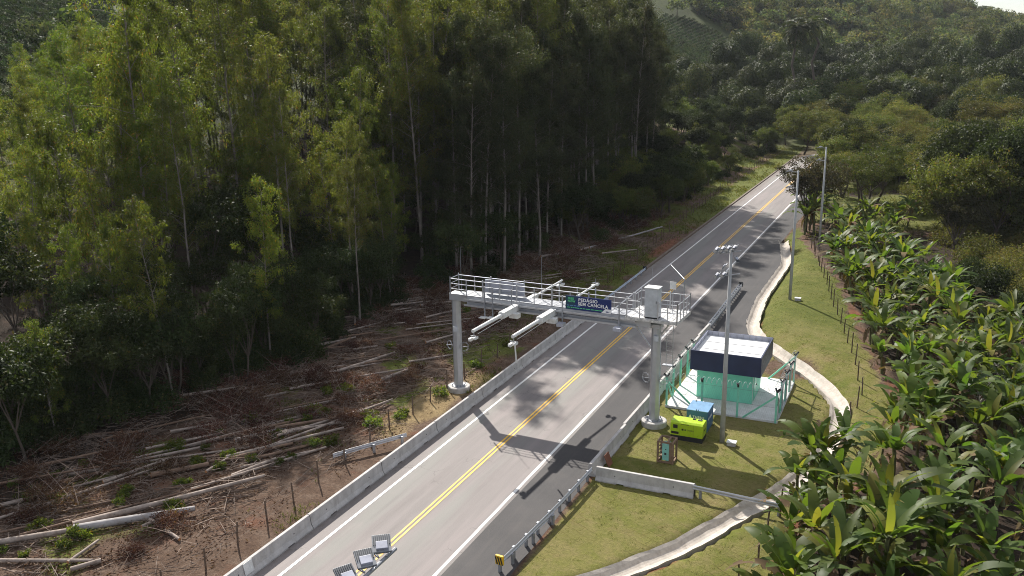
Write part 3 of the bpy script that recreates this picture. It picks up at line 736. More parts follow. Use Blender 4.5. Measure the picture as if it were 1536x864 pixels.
lab_r = ['right roadside concrete barrier between the cross wall and the right gantry column', 'right roadside concrete barrier behind the right gantry column',
         'right roadside concrete barrier alongside the pad of the green hut', 'right roadside concrete barrier behind the roof of the green hut', 'short right concrete barrier meeting the ribbed far guardrail']
for i in range(5): barrier((-16.65, jr[i]), (-16.55, jr[i + 1]), lab_r[i], group='concrete barriers right of the road')
barrier((-16.2, 46.25), (-10.25, 46.3), 'concrete barrier lying across the lawn at right angles to the road')
# W-beam guardrails
WP = [(0, .02), (.035, .06), (.035, .10), (-.03, .15), (-.03, .17), (.035, .22), (.035, .26), (0, .31), (-.008, .31), (.027, .26), (.027, .22), (-.038, .17), (-.038, .15), (.027, .10), (.027, .06), (-.008, .02)]
def guardrail(path, label, zb=.45, post_step=2., matl='galv', sides=(1,), end=None, post=(.12, .16), zends=None):
    path = [Vector((*p, 0)) for p in path]; root = empty('guardrail', path[0], label, 'guardrail')
    tot = [0.]
    for i in range(1, len(path)): tot.append(tot[-1] + (path[i] - path[i - 1]).length)
    def at(s_):
        for i in range(1, len(path)):
            if s_ <= tot[i] + 1e-6:
                f = (s_ - tot[i - 1]) / (tot[i] - tot[i - 1]); return path[i - 1].lerp(path[i], f), (path[i] - path[i - 1]).normalized()
    nseg = max(2, int(tot[-1] / 1.5)); pp = [at(tot[-1] * k / nseg)[0] for k in range(nseg + 1)]
    zf = lambda s_: zb if zends is None else zends[0] + (zends[1] - zends[0]) * s_ / tot[-1]
    for sd in sides:
        m_ = MB(); m_.sweep([(sd * (.13 + x), z) for x, z in WP], [p + Vector((0, 0, zf(tot[-1] * k / nseg) + Hs(p.x, p.y) * 0)) for k, p in enumerate(pp)])
        m_.build('rail', MT[matl], root)
    s_ = .4
    while s_ < tot[-1]:
        p, d = at(s_); m_ = MB(); m_.box((p.x, p.y, (zf(s_) + .3) / 2 - .16), (*post, zf(s_) + .44), rz=math.atan2(d.y, d.x) - math.pi / 2)
        m_.build('post', MT['galvd'], root); s_ += post_step
    if end:
        p, d = at(tot[-1] if end[0] else 0.); m_ = MB(); m_.box(p + Vector((0, 0, zf(tot[-1] if end[0] else 0) + .17)), (.44, .14, .5), rz=math.atan2(d.y, d.x) - math.pi / 2)
        m_.build('end_cap', MT[end[1]], root, bevel=.03)
        if end[1] == 'haz':
            q = MB(); r = Vector((d.y, -d.x, 0)); c = p + d * .078 + Vector((0, 0, zf(0) + .17))
            for k in range(3):
                a = c + r * (-.2 + .14 * k) + Vector((0, 0, -.22)); b_ = a + r * .12 + Vector((0, 0, .40)); q.bar(a, b_, .07, .012)
            q.build('chevron_stripe', MT['black'], root)
    return root
guardrail([(-28.5, 78.2), (-28.55, 88), (-28.6, 98)], 'bluish steel guardrail with black end on the left road edge beyond the gantry', matl='steelblue', end=(1, 'black'), zb=.42)
guardrail([(-29.3, 46.1), (-30.7, 44.0), (-32.1, 41.8)], 'short steel guardrail branching off behind the left concrete barriers', zb=.38, zends=(.45, .3))
guardrail([(-16.6, 78.2), (-16.7, 86), (-16.8, 94.4)], 'ribbed double guardrail with black end standing between road and side lane', post_step=.85, sides=(-1, 1), end=(1, 'black'), matl='galv', zb=.45)
guardrail([(-16.55, 46.1), (-16.7, 42), (-17.05, 36.5), (-17.2, 34.9)], 'long steel guardrail on the right road edge ending in a yellow and black marker', post_step=1.35, sides=(-1,), end=(1, 'haz'), zb=.5)
guardrail([(-16.5, 40.6), (-16.75, 38.), (-17.0, 34.95)], 'lower steel rail doubling the near end of the right roadside guardrail', post_step=2.2, zb=.36, sides=(1,))
guardrail([(-10.3, 46.25), (-8, 46.1), (-5.45, 45.95)], 'steel guardrail carrying on the cross barrier over the drain to a post', zb=.52, post_step=4.4, matl='galv')
# white board propped on a barrier
wb = MB(); wb.box((-28.36, 29.6, .52), (.03, .62, .62), M=Matrix.Rotation(rad(-12), 3, 'Y'))
tag(wb.build('board', MT['wht'], bevel=.008), 'small white board propped against the nearest left concrete barrier', 'board')
rp = MB(); rp.box((-16.1, 48.2, .42), (.05, .75, .8), M=Matrix.Rotation(rad(-22), 3, 'Y'))
tag(rp.build('rusty_plate', MT['rust'], bevel=.01), 'rusty brown plate leaning on the lawn side of the right barrier', 'plate')

# ------------------------------------------------------------------ toll gantry
GA_A = -.045
def GA(u, v, w):
    c, s_ = math.cos(GA_A), math.sin(GA_A); return Vector((-30.85 + u * c - v * s_, 56.15 + u * s_ + v * c, w))
def gbox(m_, u, v, w, d): return m_.box(GA(u, v, w), d, rz=GA_A)
UR = 15.6
gantry = empty('toll_gantry', (-23.1, 55.8, 0), 'pale grey steel toll gantry spanning the road on two columns', 'gantry')
for u, top in ((0, 7.75), (UR, 7.0)):
    m_ = MB(); c = GA(u, 0, 0)
    oct_ = lambda s_: [(c.x + s_ * math.cos(rad(45 * k + 22.5)), c.y + s_ * math.sin(rad(45 * k + 22.5))) for k in range(8)]
    vs = [(*p, .4) for p in oct_(.36)] + [(*p, top) for p in oct_(.33)]
    m_.add(vs, [(k, (k + 1) % 8, 8 + (k + 1) % 8, 8 + k) for k in range(8)] + [tuple(range(8, 16)), tuple(range(7, -1, -1))])
    if u: m_.box(GA(u, 0, 7.15), (.75, .75, .28), rz=GA_A); m_.bar(GA(u - 1.5, -.1, 7.1), GA(u - .2, -.1, 5.4), .09); m_.bar(GA(u + .9, .3, 7.4), GA(u + .2, .1, 6.4), .09)
    col_ = m_.build('column', MT['galv'], gantry)
    f_ = MB(); f_.tube([c + Vector((0, 0, -.3)), c + Vector((0, 0, .36)), c + Vector((0, 0, .4))], [.86, .86, .8], 28); f_.build('footing', MT['conc'], gantry)
    b_ = MB(); b_.tube([c + Vector((0, 0, .40)), c + Vector((0, 0, .45))], .58, 16)
    for k in range(8): q = c + Vector((.5 * math.cos(k * .785), .5 * math.sin(k * .785), .45)); b_.tube([q, q + Vector((0, 0, .12))], .035, 6)
    b_.build('base_plate', MT['galvd'], gantry)
    t_ = MB()
    for sx in (-1, 1):
        cc = c + Vector((sx * .62, -.1, 3.6 if u == 0 else 3.4)); ang = .5 * sx
        for rr in (.30, .36):
            t_.tube([cc + Vector((math.cos(a) * rr * math.cos(ang), math.cos(a) * rr * math.sin(ang), math.sin(a) * rr)) for a in np.linspace(0, 6.283, 18)], .016, 4, cap=False)
        t_.bar(cc - Vector((sx * .6, 0, 0)), cc + Vector((sx * .3, 0, 0)), .03)
    t_.build('cable_coil', MT['galvd'], gantry)
    x_ = MB(); x_.box(c + Vector((.1, -.42, 5.0 if u == 0 else 6.35)), (.3, .16, .4)); x_.build('junction_box', MT['grey'], gantry, bevel=.01)
m_ = MB()   # beam
gbox(m_, 0.75, 0, 7.50, (2.2, .8, .52))
for v in (-.52, .52):
    gbox(m_, UR / 2 + .5, v, 7.62, (UR - 1.6, .2, .26)); gbox(m_, UR / 2 + .5, v, 7.22, (UR - 1.6, .2, .22))
    for k in range(13): gbox(m_, 1.6 + k * 1.1, v, 7.42, (.12, .14, .2))
for k in range(13): gbox(m_, 1.6 + k * 1.1, 0, 7.22, (.10, .86, .14))
gbox(m_, UR - 1.3, -.66, 7.42, (2.2, .06, .55))
m_.build('beam', MT['galv'], gantry, bevel=.012)
m_ = MB()   # cable trays in front of the beam
for w in (7.10, 7.50):
    gbox(m_, UR / 2, -.78, w, (UR - 2.4, .24, .05)); gbox(m_, UR / 2, -.90, w + .06, (UR - 2.4, .02, .1))
m_.build('cable_tray', MT['galv'], gantry)
m_ = MB()   # walkway deck
for k in range(24): gbox(m_, 1.0 + k * .585, 0, 7.785, (.55, 1.25, .04))
m_.build('walkway', MT['galvd'], gantry)
def rails(name, pts, z0, hh, ths, step, rt=.03, parent=gantry):
    m_ = MB()
    for a, b_ in zip(pts[:-1], pts[1:]):
        for f in ths: m_.tube([a + Vector((0, 0, z0 + hh * f)), b_ + Vector((0, 0, z0 + hh * f))], rt if f == 1 else rt * .75, 6)
        n_ = max(1, round((b_ - a).length / step))
        for k in range(n_ + 1):
            p = a.lerp(b_, k / n_); m_.box(p + Vector((0, 0, z0 + (hh + (.14 if k % 2 == 0 else 0)) / 2)), (.07 if k % 2 == 0 else .045, .07, hh + (.14 if k % 2 == 0 else 0)), rz=GA_A)
    return m_.build(name, MT['galv'], parent)
rails('handrail', [GA(-.1, -.62, 0), GA(UR - 1.9, -.62, 0)], 7.8, 1.15, (.34, .68, 1), 1.45)
rails('handrail', [GA(-.1, -.62, 0), GA(-.1, .62, 0), GA(UR - 1.9, .62, 0)], 7.8, 1.15, (.34, .68, 1), 1.45)
m_ = MB()   # platform over the right column
for k in range(9): gbox(m_, UR - 1.7 + k * .4, .55, 7.79, (.37, 2.9, .05))
for v in (-.9, 2.0): gbox(m_, UR - .1, v, 7.68, (3.5, .1, .18))
for u in (UR - 1.85, UR + 1.65): gbox(m_, u, .55, 7.68, (.1, 3.0, .18))
m_.build('platform', simple('grating_steel', (.52, .51, .50), .55, metal=.3, scale=6, var=.35), gantry)
rails('platform_rail', [GA(UR - 1.8, -.9, 0), GA(UR - .9, -.9, 0)], 7.82, 1.1, (.5, 1), .9)
rails('platform_rail', [GA(UR + .35, -.9, 0), GA(UR + 1.65, -.9, 0), GA(UR + 1.65, 2.0, 0), GA(UR - 1.8, 2.0, 0), GA(UR - 1.8, .7, 0)], 7.82, 1.1, (.5, 1), .75)
m_ = MB()   # ladder down from the platform
for du in (-.22, .22): m_.tube([GA(UR + .85 + du, .3, 8.8), GA(UR + .85 + du, .3, 4.4)], .022, 6)
for k in range(14): m_.tube([GA(UR + .63, .3, 4.5 + k * .29), GA(UR + 1.07, .3, 4.5 + k * .29)], .013, 5)
m_.box(GA(UR + .75, .3, 4.35), (.7, .3, .08), rz=GA_A); m_.build('ladder', MT['galv'], gantry)
m_ = MB(); m_.tube([GA(UR + 1.62, .6, 7.8), GA(UR + 1.62, .6, 10.35)], .03, 6); m_.tube([GA(UR + 1.62, .6, 10.35), GA(UR - .35, 3.9, 10.45)], .022, 6)
m_.build('raised_pole', MT['galvd'], gantry)
m_ = MB(); m_.tube([GA(UR + .75, 1.0, 7.8), GA(UR + .75, 1.0, 9.7)], .025, 6); m_.build('plate_post', MT['galv'], gantry)
m_ = MB(); gbox(m_, UR + .75, .97, 9.75, (.44, .04, .52)); m_.build('white_plate', MT['wht'], gantry, bevel=.02)
for u, v, z1 in ((.55, -.1, 11.3), (6.8, .62, 10.9), (UR - .9, 1.5, 10.8)):
    m_ = MB(); m_.tube([GA(u, v, 7.8), GA(u, v, z1)], [.02, .014], 5); m_.build('lightning_rod', MT['galvd'], gantry)
def camera_cluster(parent, base, v, u, w):
    m_ = MB(); m_.tube([GA(u, v, w), GA(u, v, w - .5)], .03, 6); m_.bar(GA(u - .25, v, w - .32), GA(u + .25, v, w - .32), .05); m_.build('bracket', MT['galvd'], parent)
    for du, dz, sz in ((-.2, -.55, .2), (.16, -.42, .17)):
        c_ = MB(); c_.box(GA(u + du, v - .05, w + dz), (sz, .42, sz), rz=GA_A, ); c_.tube([GA(u + du, v - .26, w + dz), GA(u + du, v - .32, w + dz - .01)], sz * .33, 8)
        c_.build('camera', MT['wht'], parent, bevel=.02)
for u, vt, rod in ((5.45, -7.0, 0), (8.35, -6.95, 1)):
    m_ = MB()
    m_.box(GA(u, -1.85, 7.42), (.42, 2.4, .42), rz=GA_A); m_.tube([GA(u, -3.0, 7.42), GA(u, -3.08, 7.42)], .26, 10); m_.tube([GA(u, -3.0, 7.42), GA(u, vt, 7.40)], [.135, .115], 10)
    m_.tube([GA(u + .12, -3.0, 7.2), GA(u + .1, vt + .5, 7.1)], .018, 5)
    arm = m_.build('camera_arm', MT['wht'], gantry, bevel=.0); camera_cluster(arm, arm, vt + .15, u, 7.35)
    if rod: r_ = MB(); r_.tube([GA(u + .05, vt + .2, 6.9), GA(u + .12, vt + .25, 5.6)], .05, 6); r_.build('hanging_rod', MT['wht'], arm)
    s_ = MB(); s_.box(GA(u + .25, -1.5, 7.05), (.7, .5, .35), rz=GA_A); s_.build('equipment_box', MT['wht'], arm, bevel=.03)
    m_ = MB(); m_.box(GA(u + .1, 1.6, 7.55), (.34, 1.4, .30), rz=GA_A); m_.tube([GA(u + .1, 2.2, 7.55), GA(u + .25, 6.6, 7.75)], [.09, .07], 10)
    arm = m_.build('camera_arm', MT['wht'], gantry); camera_cluster(arm, arm, 6.4, u + .25, 8.2 if rod else 7.9)
# hanging antennas and their plates below the front tray
for u, z0, plate in ((3.0, 6.55, 1), (3.65, 6.6, 1), (5.2, 7.3, 0), (9.15, 6.8, 0), (13.3, 7.0, 0)):
    m_ = MB(); gbox(m_, u, -1.0, (z0 + 8.75) / 2, (.09, .05, 8.75 - z0)); br = m_.build('antenna_bracket', MT['galvd'], gantry)
    m_ = MB(); m_.box(GA(u, -1.25, z0 - .05), (.52, .5, .06 if plate else .24), rz=GA_A); m_.build('antenna_plate', MT['wht'] if plate else MT['panel'], br, bevel=.02)
# things mounted on it
sg = empty('sign', GA(11.05, -.95, 7.8), 'dark blue toll sign with white lettering hung on the gantry rail', 'sign', rz=0)
m_ = MB(); gbox(m_, 11.05, -.95, 8.32, (3.35, .05, .98)); m_.build('sign_board', MT['sign'], sg, bevel=.006)
q0 = lambda u, w: GA(u, -.985, w)
m_ = MB(); m_.add([GA(12.0, -.979, 7.84), GA(12.72, -.979, 7.84), GA(12.72, -.979, 8.14), GA(12.3, -.979, 8.14)], [(0, 1, 2, 3)]); m_.build('white_corner', MT['signtxt'], sg)
m_ = MB(); m_.add([GA(9.38, -.979, 7.84), GA(9.38, -.979, 8.80), GA(10.25, -.979, 8.80), GA(10.0, -.979, 8.05), GA(9.8, -.979, 7.84)], [(0, 1, 2, 3, 4)]); m_.build('tinted_field', simple('deep_teal_sign_field', (.010, .045, .085), .4, var=.15), sg)
ROT = (rad(90), 0, GA_A)
text_obj('PEDÁGIO', .315, q0(10.33, 8.47), ROT, MT['signtxt'], sg, bold=.012); text_obj('SEM CANCELA', .315, q0(10.31, 8.19), ROT, MT['signtxt'], sg, bold=.012)
text_obj('FREE', .205, q0(9.55, 8.54), ROT, MT['signgreen'], sg, bold=.012); text_obj('FLOW', .185, q0(9.55, 8.36), ROT, MT['signgreen'], sg, bold=.014)
rr = random.Random(3)
for w, u0, u1, mm in ((8.12, 9.5, 10.25, 'signblue'), (7.98, 9.48, 11.9, 'signgreen')):
    m_ = MB(); u = u0
    while u < u1:
        L = rr.uniform(.1, .34); gbox(m_, u + L / 2, -.981, w, (L, .004, .055)); u += L + .05
    m_.build('small_print', MT[mm], sg)
m_ = MB(); gbox(m_, 12.42, -.984, 7.95, (.16, .004, .07)); gbox(m_, 12.56, -.984, 7.95, (.06, .004, .05)); m_.build('corner_mark', MT['sign'], sg)
pb = empty('message_panel', GA(3.8, .5, 7.8), 'plain grey back of a panel fixed behind the gantry walkway', 'panel')
m_ = MB(); gbox(m_, 3.85, .48, 8.4, (3.2, .1, .96)); m_.build('panel_board', MT['panel'], pb, bevel=.02)
m_ = MB()
for u in (2.6, 3.6, 4.6): gbox(m_, u, .38, 8.4, (.06, .06, 1.05))
for w in (8.1, 8.7): gbox(m_, 3.85, .41, w, (3.1, .03, .04))
m_.build('stiffener', MT['galv'], pb)
cb = empty('equipment_cabinet', GA(UR - .15, -.35, 7.82), 'grey steel cabinet standing on the gantry platform above the right column', 'cabinet')
m_ = MB(); gbox(m_, UR - .15, -.45, 8.88, (.92, .75, 1.95)); m_.build('cabinet_body', MT['grey'], cb, bevel=.02)
m_ = MB(); gbox(m_, UR - .15, -.45, 9.88, (1.0, .84, .06)); m_.build('lid', MT['wht'], cb, bevel=.015)
m_ = MB(); gbox(m_, UR - .15, -.832, 8.95, (.82, .012, 1.72)); m_.build('door', MT['grey'], cb)
m_ = MB(); gbox(m_, UR + .2, -.85, 8.95, (.03, .03, .18)); m_.build('handle', MT['black'], cb)
m_ = MB(); gbox(m_, UR - .15, -.45, 7.86, (.9, .7, .08)); m_.build('plinth', MT['black'], cb)

# ------------------------------------------------------------------ equipment hut
hut = empty('equipment_hut', (-11.6, 63.1, .16), 'small mint green hut with a deep navy fascia and flat roof', 'hut')
m_ = MB(); m_.box((-11.75, 63.2, 1.5), (4.0, 3.7, 2.7)); m_.build('wall', MT['mint'], hut, bevel=.01)
FX0, FX1, FY0, FY1, FZ0, FZ1 = -14.05, -9.05, 60.35, 65.4, 2.62, 4.08
m_ = MB(); t = .09
m_.box(((FX0 + FX1) / 2, FY0, (FZ0 + FZ1) / 2), (FX1 - FX0, t, FZ1 - FZ0)); m_.box(((FX0 + FX1) / 2, FY1, (FZ0 + FZ1) / 2), (FX1 - FX0, t, FZ1 - FZ0))
for x in (FX0 + .048, FX1 - .048): m_.box((x, (FY0 + FY1) / 2, (FZ0 + FZ1) / 2 - .003), (t, FY1 - FY0 - t - .004, FZ1 - FZ0 - .004))
m_.build('fascia', MT['navy'], hut)
m_ = MB(); m_.box(((FX0 + FX1) / 2, (FY0 + FY1) / 2, 3.70), (FX1 - FX0 - .22, FY1 - FY0 - .12, .12))
m_.box(((FX0 + FX1) / 2, (FY0 + FY1) / 2, 2.70), (FX1 - FX0 - .22, FY1 - FY0 - .12, .08)); rf = m_.build('roof', MT['roof'], hut)
m_ = MB()
for y in (62.0, 63.7): m_.box(((FX0 + FX1) / 2, y, 3.775), (FX1 - FX0 - .3, .05, .03))
m_.build('roof_seam', MT['wht'], rf)
m_ = MB(); ih = FZ1 - 3.76   # inner lining with ribs
m_.box(((FX0 + FX1) / 2, FY1 - .06, 3.76 + ih / 2), (FX1 - FX0 - .2, .025, ih - .01)); m_.box((FX0 + .11, (FY0 + FY1) / 2, 3.76 + ih / 2), (.025, FY1 - FY0 - .2, ih - .01))
m_.build('fascia_lining', MT['panel'], hut)
m_ = MB()
for k in range(10): m_.box((FX0 + .45 + k * .47, FY1 - .085, 3.92), (.035, .03, ih - .05))
for k in range(10): m_.box((FX0 + .135, FY0 + .45 + k * .47, 3.92), (.03, .035, ih - .05))
m_.build('lining_rib', MT['galvd'], hut)
m_ = MB(); m_.box((-9.735, 62.5, 1.28), (.03, .95, 2.15)); dr = m_.build('door', simple('mint_door', (.16, .56, .40), .4, scale=1, var=.05), hut)
m_ = MB(); m_.box((-9.70, 62.9, 1.2), (.04, .04, .14)); m_.build('handle', MT['black'], dr)
m_ = MB(); m_.box((-9.738, 61.55, 1.5), (.03, .06, 2.6)); m_.build('downpipe', MT['wht'], hut)

# enclosure fence
fence = empty('enclosure_fence', (-11.5, 63, .1), 'mint green post fence with razor wire round the hut pad', 'fence')
fr = [(-15.35, 58.95), (-12.8, 58.9), (-10.3, 58.88), (-7.68, 58.85)]; rt = [(-7.66, 60.9), (-7.64, 62.9), (-7.62, 64.9), (-7.6, 67.2)]; lf = [(-15.42, 61.0), (-15.44, 63.2), (-15.45, 65.4), (-15.45, 67.3)]
for (x, y) in fr + rt + lf:
    m_ = MB(); hh = 2.3; ox = -.22 if x < -15 else (.22 if x > -8 else 0); oy = -.22 if y < 59 else 0
    m_.box((x, y, hh / 2 + .05), (.13, .13, hh)); ps = m_.build('post', MT['mintpost'], fence, bevel=.012)
    m_ = MB(); m_.bar((x, y, hh), (x + ox, y + oy, hh + .32), .13); m_.bar((x, y, hh), (x - ox * .6, y - oy * .6, hh + .25), .09); m_.build('post_head', MT['black'], ps)
for a, b_ in (((-15.35, 58.95, 2.0), (-13.2, 58.95, .1)), ((-7.68, 58.85, 2.0), (-9.9, 58.86, .1)), ((-15.38, 59.0, 2.0), (-15.42, 60.8, .1)), ((-7.6, 67.2, 2.2), (-9.5, 67.2, .15)), ((-7.67, 58.9, 2.0), (-7.65, 60.6, .1)), ((-15.45, 67.3, 2.0), (-15.44, 65.6, .1))):
    m_ = MB(); m_.bar(a, b_, .11); m_.build('brace', MT['mintpost'], fence)
loop = [*reversed(lf)] + fr + rt
m_ = MB()
for (x0, y0), (x1, y1) in zip(loop[:-1], loop[1:]):
    L = math.hypot(x1 - x0, y1 - y0)
    for z in (.15, 1.15, 2.15): m_.bar((x0, y0, z), (x1, y1, z), .012)
    for k in range(int(L / .16)):
        f = k * .16 / L
        for sgn in (1, -1):
            z0, z1 = (.15, 2.15) if sgn > 0 else (2.15, .15); f1 = f + .8 / L * 1.0
            if f1 <= 1: m_.bar((x0 + (x1 - x0) * f, y0 + (y1 - y0) * f, z0), (x0 + (x1 - x0) * f1, y0 + (y1 - y0) * f1, z1), .0026)
m_.build('wire_mesh', MT['wire'], fence)
m_ = MB()
for (x0, y0), (x1, y1) in zip(loop[:-1], loop[1:]):
    L = math.hypot(x1 - x0, y1 - y0); n_ = int(L / .035); pts = []
    d = Vector((x1 - x0, y1 - y0, 0)).normalized(); s_ = Vector((d.y, -d.x, 0))
    for k in range(n_ + 1):
        a = k * .62; pts.append(Vector((x0, y0, 2.52)) + d * (L * k / n_) + s_ * (.2 * math.cos(a)) + Vector((0, 0, .2 * math.sin(a))))
    m_.tube(pts, .012, 3, cap=False)
m_.build('razor_wire', MT['wht'], fence)
m_ = MB()   # steel frames of the gate on the right side
for y0, y1 in ((59.1, 60.8), (61.0, 62.8), (63., 64.8), (65., 67.1)):
    for a, b_ in (((y0, .2), (y0, 2.1)), ((y1, .2), (y1, 2.1)), ((y0, 2.1), (y1, 2.1)), ((y0, .2), (y1, .2))): m_.bar((-7.57, a[0], a[1]), (-7.57, b_[0], b_[1]), .05)
m_.build('panel_frame', MT['galv'], fence)

# ------------------------------------------------------------------ generator, box, crate, junction boxes
gen = empty('generator', (-12.55, 54.15, 0), 'lime green generator on a black base on the lawn', 'generator', rz=0)
gx0, gx1, gy0, gy1 = -13.65, -11.5, 53.6, 54.75
m_ = MB(); m_.box(((gx0 + gx1) / 2, (gy0 + gy1) / 2, .17), (gx1 - gx0 - .04, gy1 - gy0 - .04, .34)); m_.build('base', MT['black'], gen, bevel=.02)
m_ = MB(); z0, z1, ch_ = .34, 1.30, .16
prof = [(gy0, z0), (gy0, z1 - .1), (gy0 + ch_, z1), (gy1 - ch_, z1), (gy1, z1 - .1), (gy1, z0)]
vs = [(x, y, z) for x in (gx0, gx1) for y, z in prof]; m_.add(vs, [tuple(range(6)), tuple(range(11, 5, -1))] + [(k, (k + 1) % 6, 6 + (k + 1) % 6, 6 + k) for k in range(6)])
m_.build('canopy_body', MT['lime'], gen, bevel=.03)
m_ = MB(); m_.box((gx0 + .34, gy0 - .004, .96), (.30, .02, .26)); m_.build('control_window', MT['black'], gen, bevel=.01)
m_ = MB(); m_.box((gx0 + .32, gy0 - .003, .52), (.5, .015, .17)); [m_.box((gx0 + .32, gy0 - .014, .46 + .05 * k), (.48, .01, .012)) for k in range(3)]; m_.build('vent', MT['black'], gen)
m_ = MB(); m_.box(((gx0 + gx1) / 2 - .1, gy0 - .003, 1.16), (.5, .012, .04)); [m_.box((x, gy0 - .003, .78), (.012, .01, .85)) for x in (gx0 + .65, gx1 - .62)]; m_.build('panel_seam', simple('dark_lime_seam', (.10, .15, .01), .5), gen)
m_ = MB(); m_.box((gx1 - .35, gy0 + .75, 1.315), (.26, .2, .04)); m_.tube([(gx1 - .3, gy0 + .85, 1.3), (gx1 - .3, gy0 + .85, 1.37)], .04, 8); m_.box((gx1 - .75, gy0 + .8, 1.325), (.2, .15, .04)); m_.build('exhaust', MT['black'], gen)
m_ = MB(); m_.box((gx0 + .82, gy0 - .006, .80), (.13, .01, .13)); m_.build('emblem', MT['black'], gen)
text_obj('G', .16, (gx0 + .94, gy0 - .008, .74), (rad(90), 0, 0), MT['black'], gen, bold=.008)
text_obj('THEBU', .15, (gx0 + 1.09, gy0 - .008, .74), (rad(90), 0, 0), simple('faded_black_lettering', (.10, .14, .03), .5, var=.05), gen)
text_obj('THEBU', .17, (gx1 + .008, gy0 + .25, .72), (rad(90), 0, rad(90)), simple('faded_black_lettering', (.10, .14, .03), .5, var=.05), gen)
bx = empty('equipment_box', (-12.35, 56.4, 0), 'blue steel box standing behind the lime green generator', 'box')
b0 = (-13.05, 55.5, -11.62, 57.25, 1.45)
m_ = MB(); m_.box(((b0[0] + b0[2]) / 2, (b0[1] + b0[3]) / 2, b0[4] / 2), (b0[2] - b0[0], b0[3] - b0[1], b0[4])); m_.build('box_body', MT['blue'], bx, bevel=.015)
m_ = MB(); m_.box(((b0[0] + b0[2]) / 2, (b0[1] + b0[3]) / 2, b0[4] + .02), (b0[2] - b0[0] + .04, b0[3] - b0[1] + .04, .045)); m_.build('lid', MT['bluetop'], bx, bevel=.01)
m_ = MB(); [m_.box(((b0[0] + b0[2]) / 2 + k, b0[1] + .02, b0[4] + .07), (.05, .05, .08)) for k in (-.06, .06)]; m_.box((b0[0] + .25, b0[3] - .1, b0[4] + .07), (.06, .06, .07)); m_.build('lifting_lug', MT['black'], bx)
text_obj('THEBU', .24, (b0[0] + .42, b0[1] - .008, .93), (rad(90), 0, 0), MT['signtxt'], bx, bold=.006)
text_obj('THEBU', .26, (b0[2] + .008, b0[1] + .45, .78), (rad(90), 0, rad(90)), MT['signtxt'], bx, bold=.006)
m_ = MB(); m_.add([(b0[0] + .14, b0[1] - .006, .92), (b0[0] + .36, b0[1] - .006, .92), (b0[0] + .25, b0[1] - .006, 1.16)], [(0, 1, 2)]); m_.add([(b0[2] + .006, b0[1] + .15, .80), (b0[2] + .006, b0[1] + .38, .80), (b0[2] + .006, b0[1] + .265, 1.04)], [(0, 1, 2)]); m_.build('emblem', MT['signtxt'], bx)
ct = empty('wooden_crate', (-13.0, 50.4, 0), 'brown wooden frame crate standing upright near the generator', 'crate')
m_ = MB(); cx0, cx1, cy0, cy1 = -13.45, -12.5, 49.9, 50.8
for x in (cx0, cx1):
    for y in (cy0, cy1): m_.box((x, y, .72), (.12, .1, 1.44))
for z in (.08, 1.40):
    for y in (cy0, cy1): m_.box(((cx0 + cx1) / 2, y, z), (cx1 - cx0 - .13, .09, .12))
    for x in (cx0, cx1): m_.box((x, (cy0 + cy1) / 2, z), (.10, cy1 - cy0 - .11, .12))
m_.box((cx0 + .6, (cy0 + cy1) / 2, 1.40), (.1, cy1 - cy0 - .11, .1)); m_.box((cx1 - .16, cy0, .72), (.16, .06, 1.2))
for z in (.35, .6, .85, 1.1): m_.box((cx0 + .14, cy0 + .3, z), (.16, .5, .04))
m_.build('crate_frame', MT['crate'], ct, bevel=.01)
dv = empty('device', (-12.98, 50.1, .14), 'pale teal electrical device inside the wooden frame crate', 'device')
m_ = MB(); m_.box((-12.97, 50.2, .72), (.44, .5, 1.1)); m_.build('device_body', MT['teal'], dv, bevel=.02)
m_ = MB(); m_.box((-12.98, 49.945, .62), (.13, .02, .14)); m_.box((-12.96, 49.945, .92), (.07, .02, .06)); m_.build('socket', MT['black'], dv)
for x, y, lab in ((-9.72, 54.2, 'white junction box on the lawn at the foot of the nearest light pole'), (-10.25, 89.3, 'white junction box at the foot of the second light pole')):
    j = empty('junction_box', (x, y, Hs(x, y)), lab, 'junction box'); m_ = MB(); z = Hs(x, y)
    m_.box((x, y, z + .12), (.55, .42, .24)); m_.build('box_body', MT['conc'], j, bevel=.01); m_ = MB(); m_.box((x, y, z + .26), (.62, .5, .05)); m_.build('lid', MT['wht'], j, bevel=.01)

# ------------------------------------------------------------------ light poles
def floodlight(parent, p, yaw, tilt, s=.42):
    M = Matrix.Rotation(yaw, 3, 'Z') @ Matrix.Rotation(tilt, 3, 'X'); p = Vector(p)
    m_ = MB(); m_.box(p, (s, s * 1.15, s * .16), M=M); fl = m_.build('floodlight', MT['lamp'], parent, bevel=.012)
    m_ = MB()
    for k in range(9): m_.box(p + M @ Vector((-s * .42 + k * s * .105, s * .2, s * .10)), (s * .05, s * .64, s * .05), M=M)
    m_.build('cooling_fin', MT['fin'], fl)
    m_ = MB(); m_.box(p + M @ Vector((0, -s * .2, s * .14)), (s * .62, s * .5, s * .16), M=M); m_.build('driver_box', MT['panel'], fl, bevel=.012)
    m_ = MB(); m_.box(p + M @ Vector((0, 0, -s * .085)), (s * .86, s * 1.0, s * .02), M=M); m_.build('lens', MT['lampglass'], fl)
    m_ = MB(); m_.bar(p + M @ Vector((-s * .4, -s * .6, 0)), p + M @ Vector((-s * .2, -s * .85, 0)), .04); m_.bar(p + M @ Vector((s * .4, -s * .6, 0)), p + M @ Vector((s * .2, -s * .85, 0)), .04); m_.build('yoke', MT['galvd'], fl)
